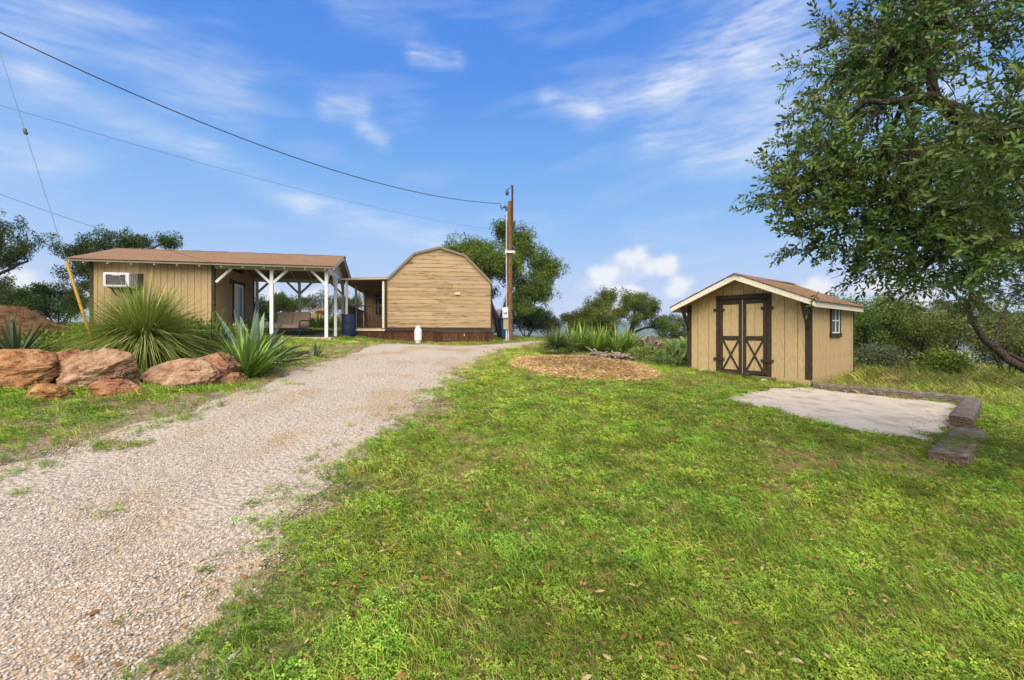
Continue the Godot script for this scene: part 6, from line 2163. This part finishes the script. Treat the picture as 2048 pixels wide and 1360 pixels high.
	for k in 12000:
		var dd := 1.6 + 12.0 * pow(r.randf(), 1.0)
		var x := r.randf_range(-1.9, dd * 1.15 + 1)
		if on_drive(x, dd) > 0.4 and r.randf() < 0.85:
			continue
		if nf.get_noise_2d(x * 0.9 + 5, dd * 0.9) < r.randf_range(-0.6, 0.4):
			continue
		xs.append(Transform3D(Basis.from_euler(Vector3(r.randf_range(-0.4, 0.4), r.randf() * TAU, r.randf_range(-0.35, 0.35))) * r.randf_range(0.5, 1.15), gp(x, dd, r.randf_range(0.0, 0.035))))
		cs.append([Color(0.30, 0.165, 0.055), Color(0.34, 0.23, 0.10), Color(0.22, 0.11, 0.04), Color(0.36, 0.28, 0.16)][r.randi() % 4] * r.randf_range(0.75, 1.1))
	metas(many(self, "fallen_leaves", lm, xs, cs), "dry brown oak leaves scattered over the lawn", "leaves")
	# mulch shreds
	xs = []
	cs = PackedColorArray()
	mb = MB.new()
	mb.box(Transform3D(), Vector3(0.07, 0.006, 0.009), 0.0012)
	for k in 14000:
		var a := r.randf() * TAU
		var q := pow(r.randf(), 0.5) * 1.08
		var x := 1.85 + cos(a) * q * 1.8
		var dd := 12.0 + sin(a) * q * 2.0
		xs.append(Transform3D(Basis.from_euler(Vector3(r.randf_range(-0.5, 0.5), r.randf() * TAU, r.randf_range(-0.5, 0.5))) * r.randf_range(0.5, 1.7), gp(x, dd, r.randf_range(0.01, 0.05))))
		cs.append([Color(0.46, 0.31, 0.145), Color(0.34, 0.20, 0.075), Color(0.55, 0.41, 0.23), Color(0.25, 0.14, 0.05)][r.randi() % 4] * r.randf_range(0.8, 1.2) * (0.75 + 0.45 * ss(0.5, 1.0, q + nf.get_noise_2d(x * 1.5, dd * 1.5) * 0.5)))
	metas(many(self, "mulch_shreds", mb.done(M.dry_leaf), xs, cs), "shredded bark strewn over the mulch bed", "mulch")
	# loose driveway stones
	xs = []
	cs = PackedColorArray()
	mb = MB.new()
	rock_shape(mb, Vector3(0.5, 0.3, 0.38), 7, 5, 8, 4)
	var stone := mb.done(M.pebble)
	var tones := [Color(0.44, 0.39, 0.325), Color(0.48, 0.435, 0.37), Color(0.41, 0.33, 0.25), Color(0.36, 0.33, 0.30), Color(0.44, 0.355, 0.28), Color(0.52, 0.485, 0.43), Color(0.33, 0.28, 0.225), Color(0.41, 0.375, 0.34)]
	for band in [[1.5, 2.8, 0.0115, 0.0135], [2.8, 4.6, 0.0165, 0.0155], [4.6, 7.5, 0.028, 0.018], [7.5, 12.0, 0.05, 0.021]]:
		var step: float = band[2]
		var d: float = band[0]
		while d < band[1]:
			var x := maxf(-5.0, -d * 1.2 - 0.8)
			while x < -0.7:
				var px := x + r.randf_range(-0.6, 0.6) * step
				var pd := d + r.randf_range(-0.6, 0.6) * step
				x += step
				var s := on_drive(px, pd)
				var w := nf.get_noise_2d(px * 1.3, pd * 1.3)
				if s + w * 0.3 + r.randf_range(-0.5, 0.15) < -0.22:
					continue
				var track := ss(0.34, 0.1, absf(absf(px + 2.85) - 0.75)) * 0.75 * ss(-0.3, 0.25, nf.get_noise_2d(px, pd * 0.5) + 0.1)
				if r.randf() < track:
					continue
				var z: float = band[3] * (0.5 + 0.75 * pow(r.randf(), 1.8)) * (1.0 + 0.25 * ss(4, 1.5, pd))
				var b := Basis.from_euler(Vector3(r.randf_range(-0.4, 0.4), r.randf() * TAU, r.randf_range(-0.4, 0.4))) * Basis.from_scale(Vector3(z * r.randf_range(0.8, 1.4), z * r.randf_range(0.7, 1.2), z))
				xs.append(Transform3D(b, gp(px, pd, drive_up(px, pd) + z * 0.13)))
				cs.append(tones[r.randi() % 8] * r.randf_range(0.75, 1.12))
			d += step
	metas(many(self, "loose_gravel", stone, xs, cs), "rounded pale pebbles covering the driveway", "gravel")
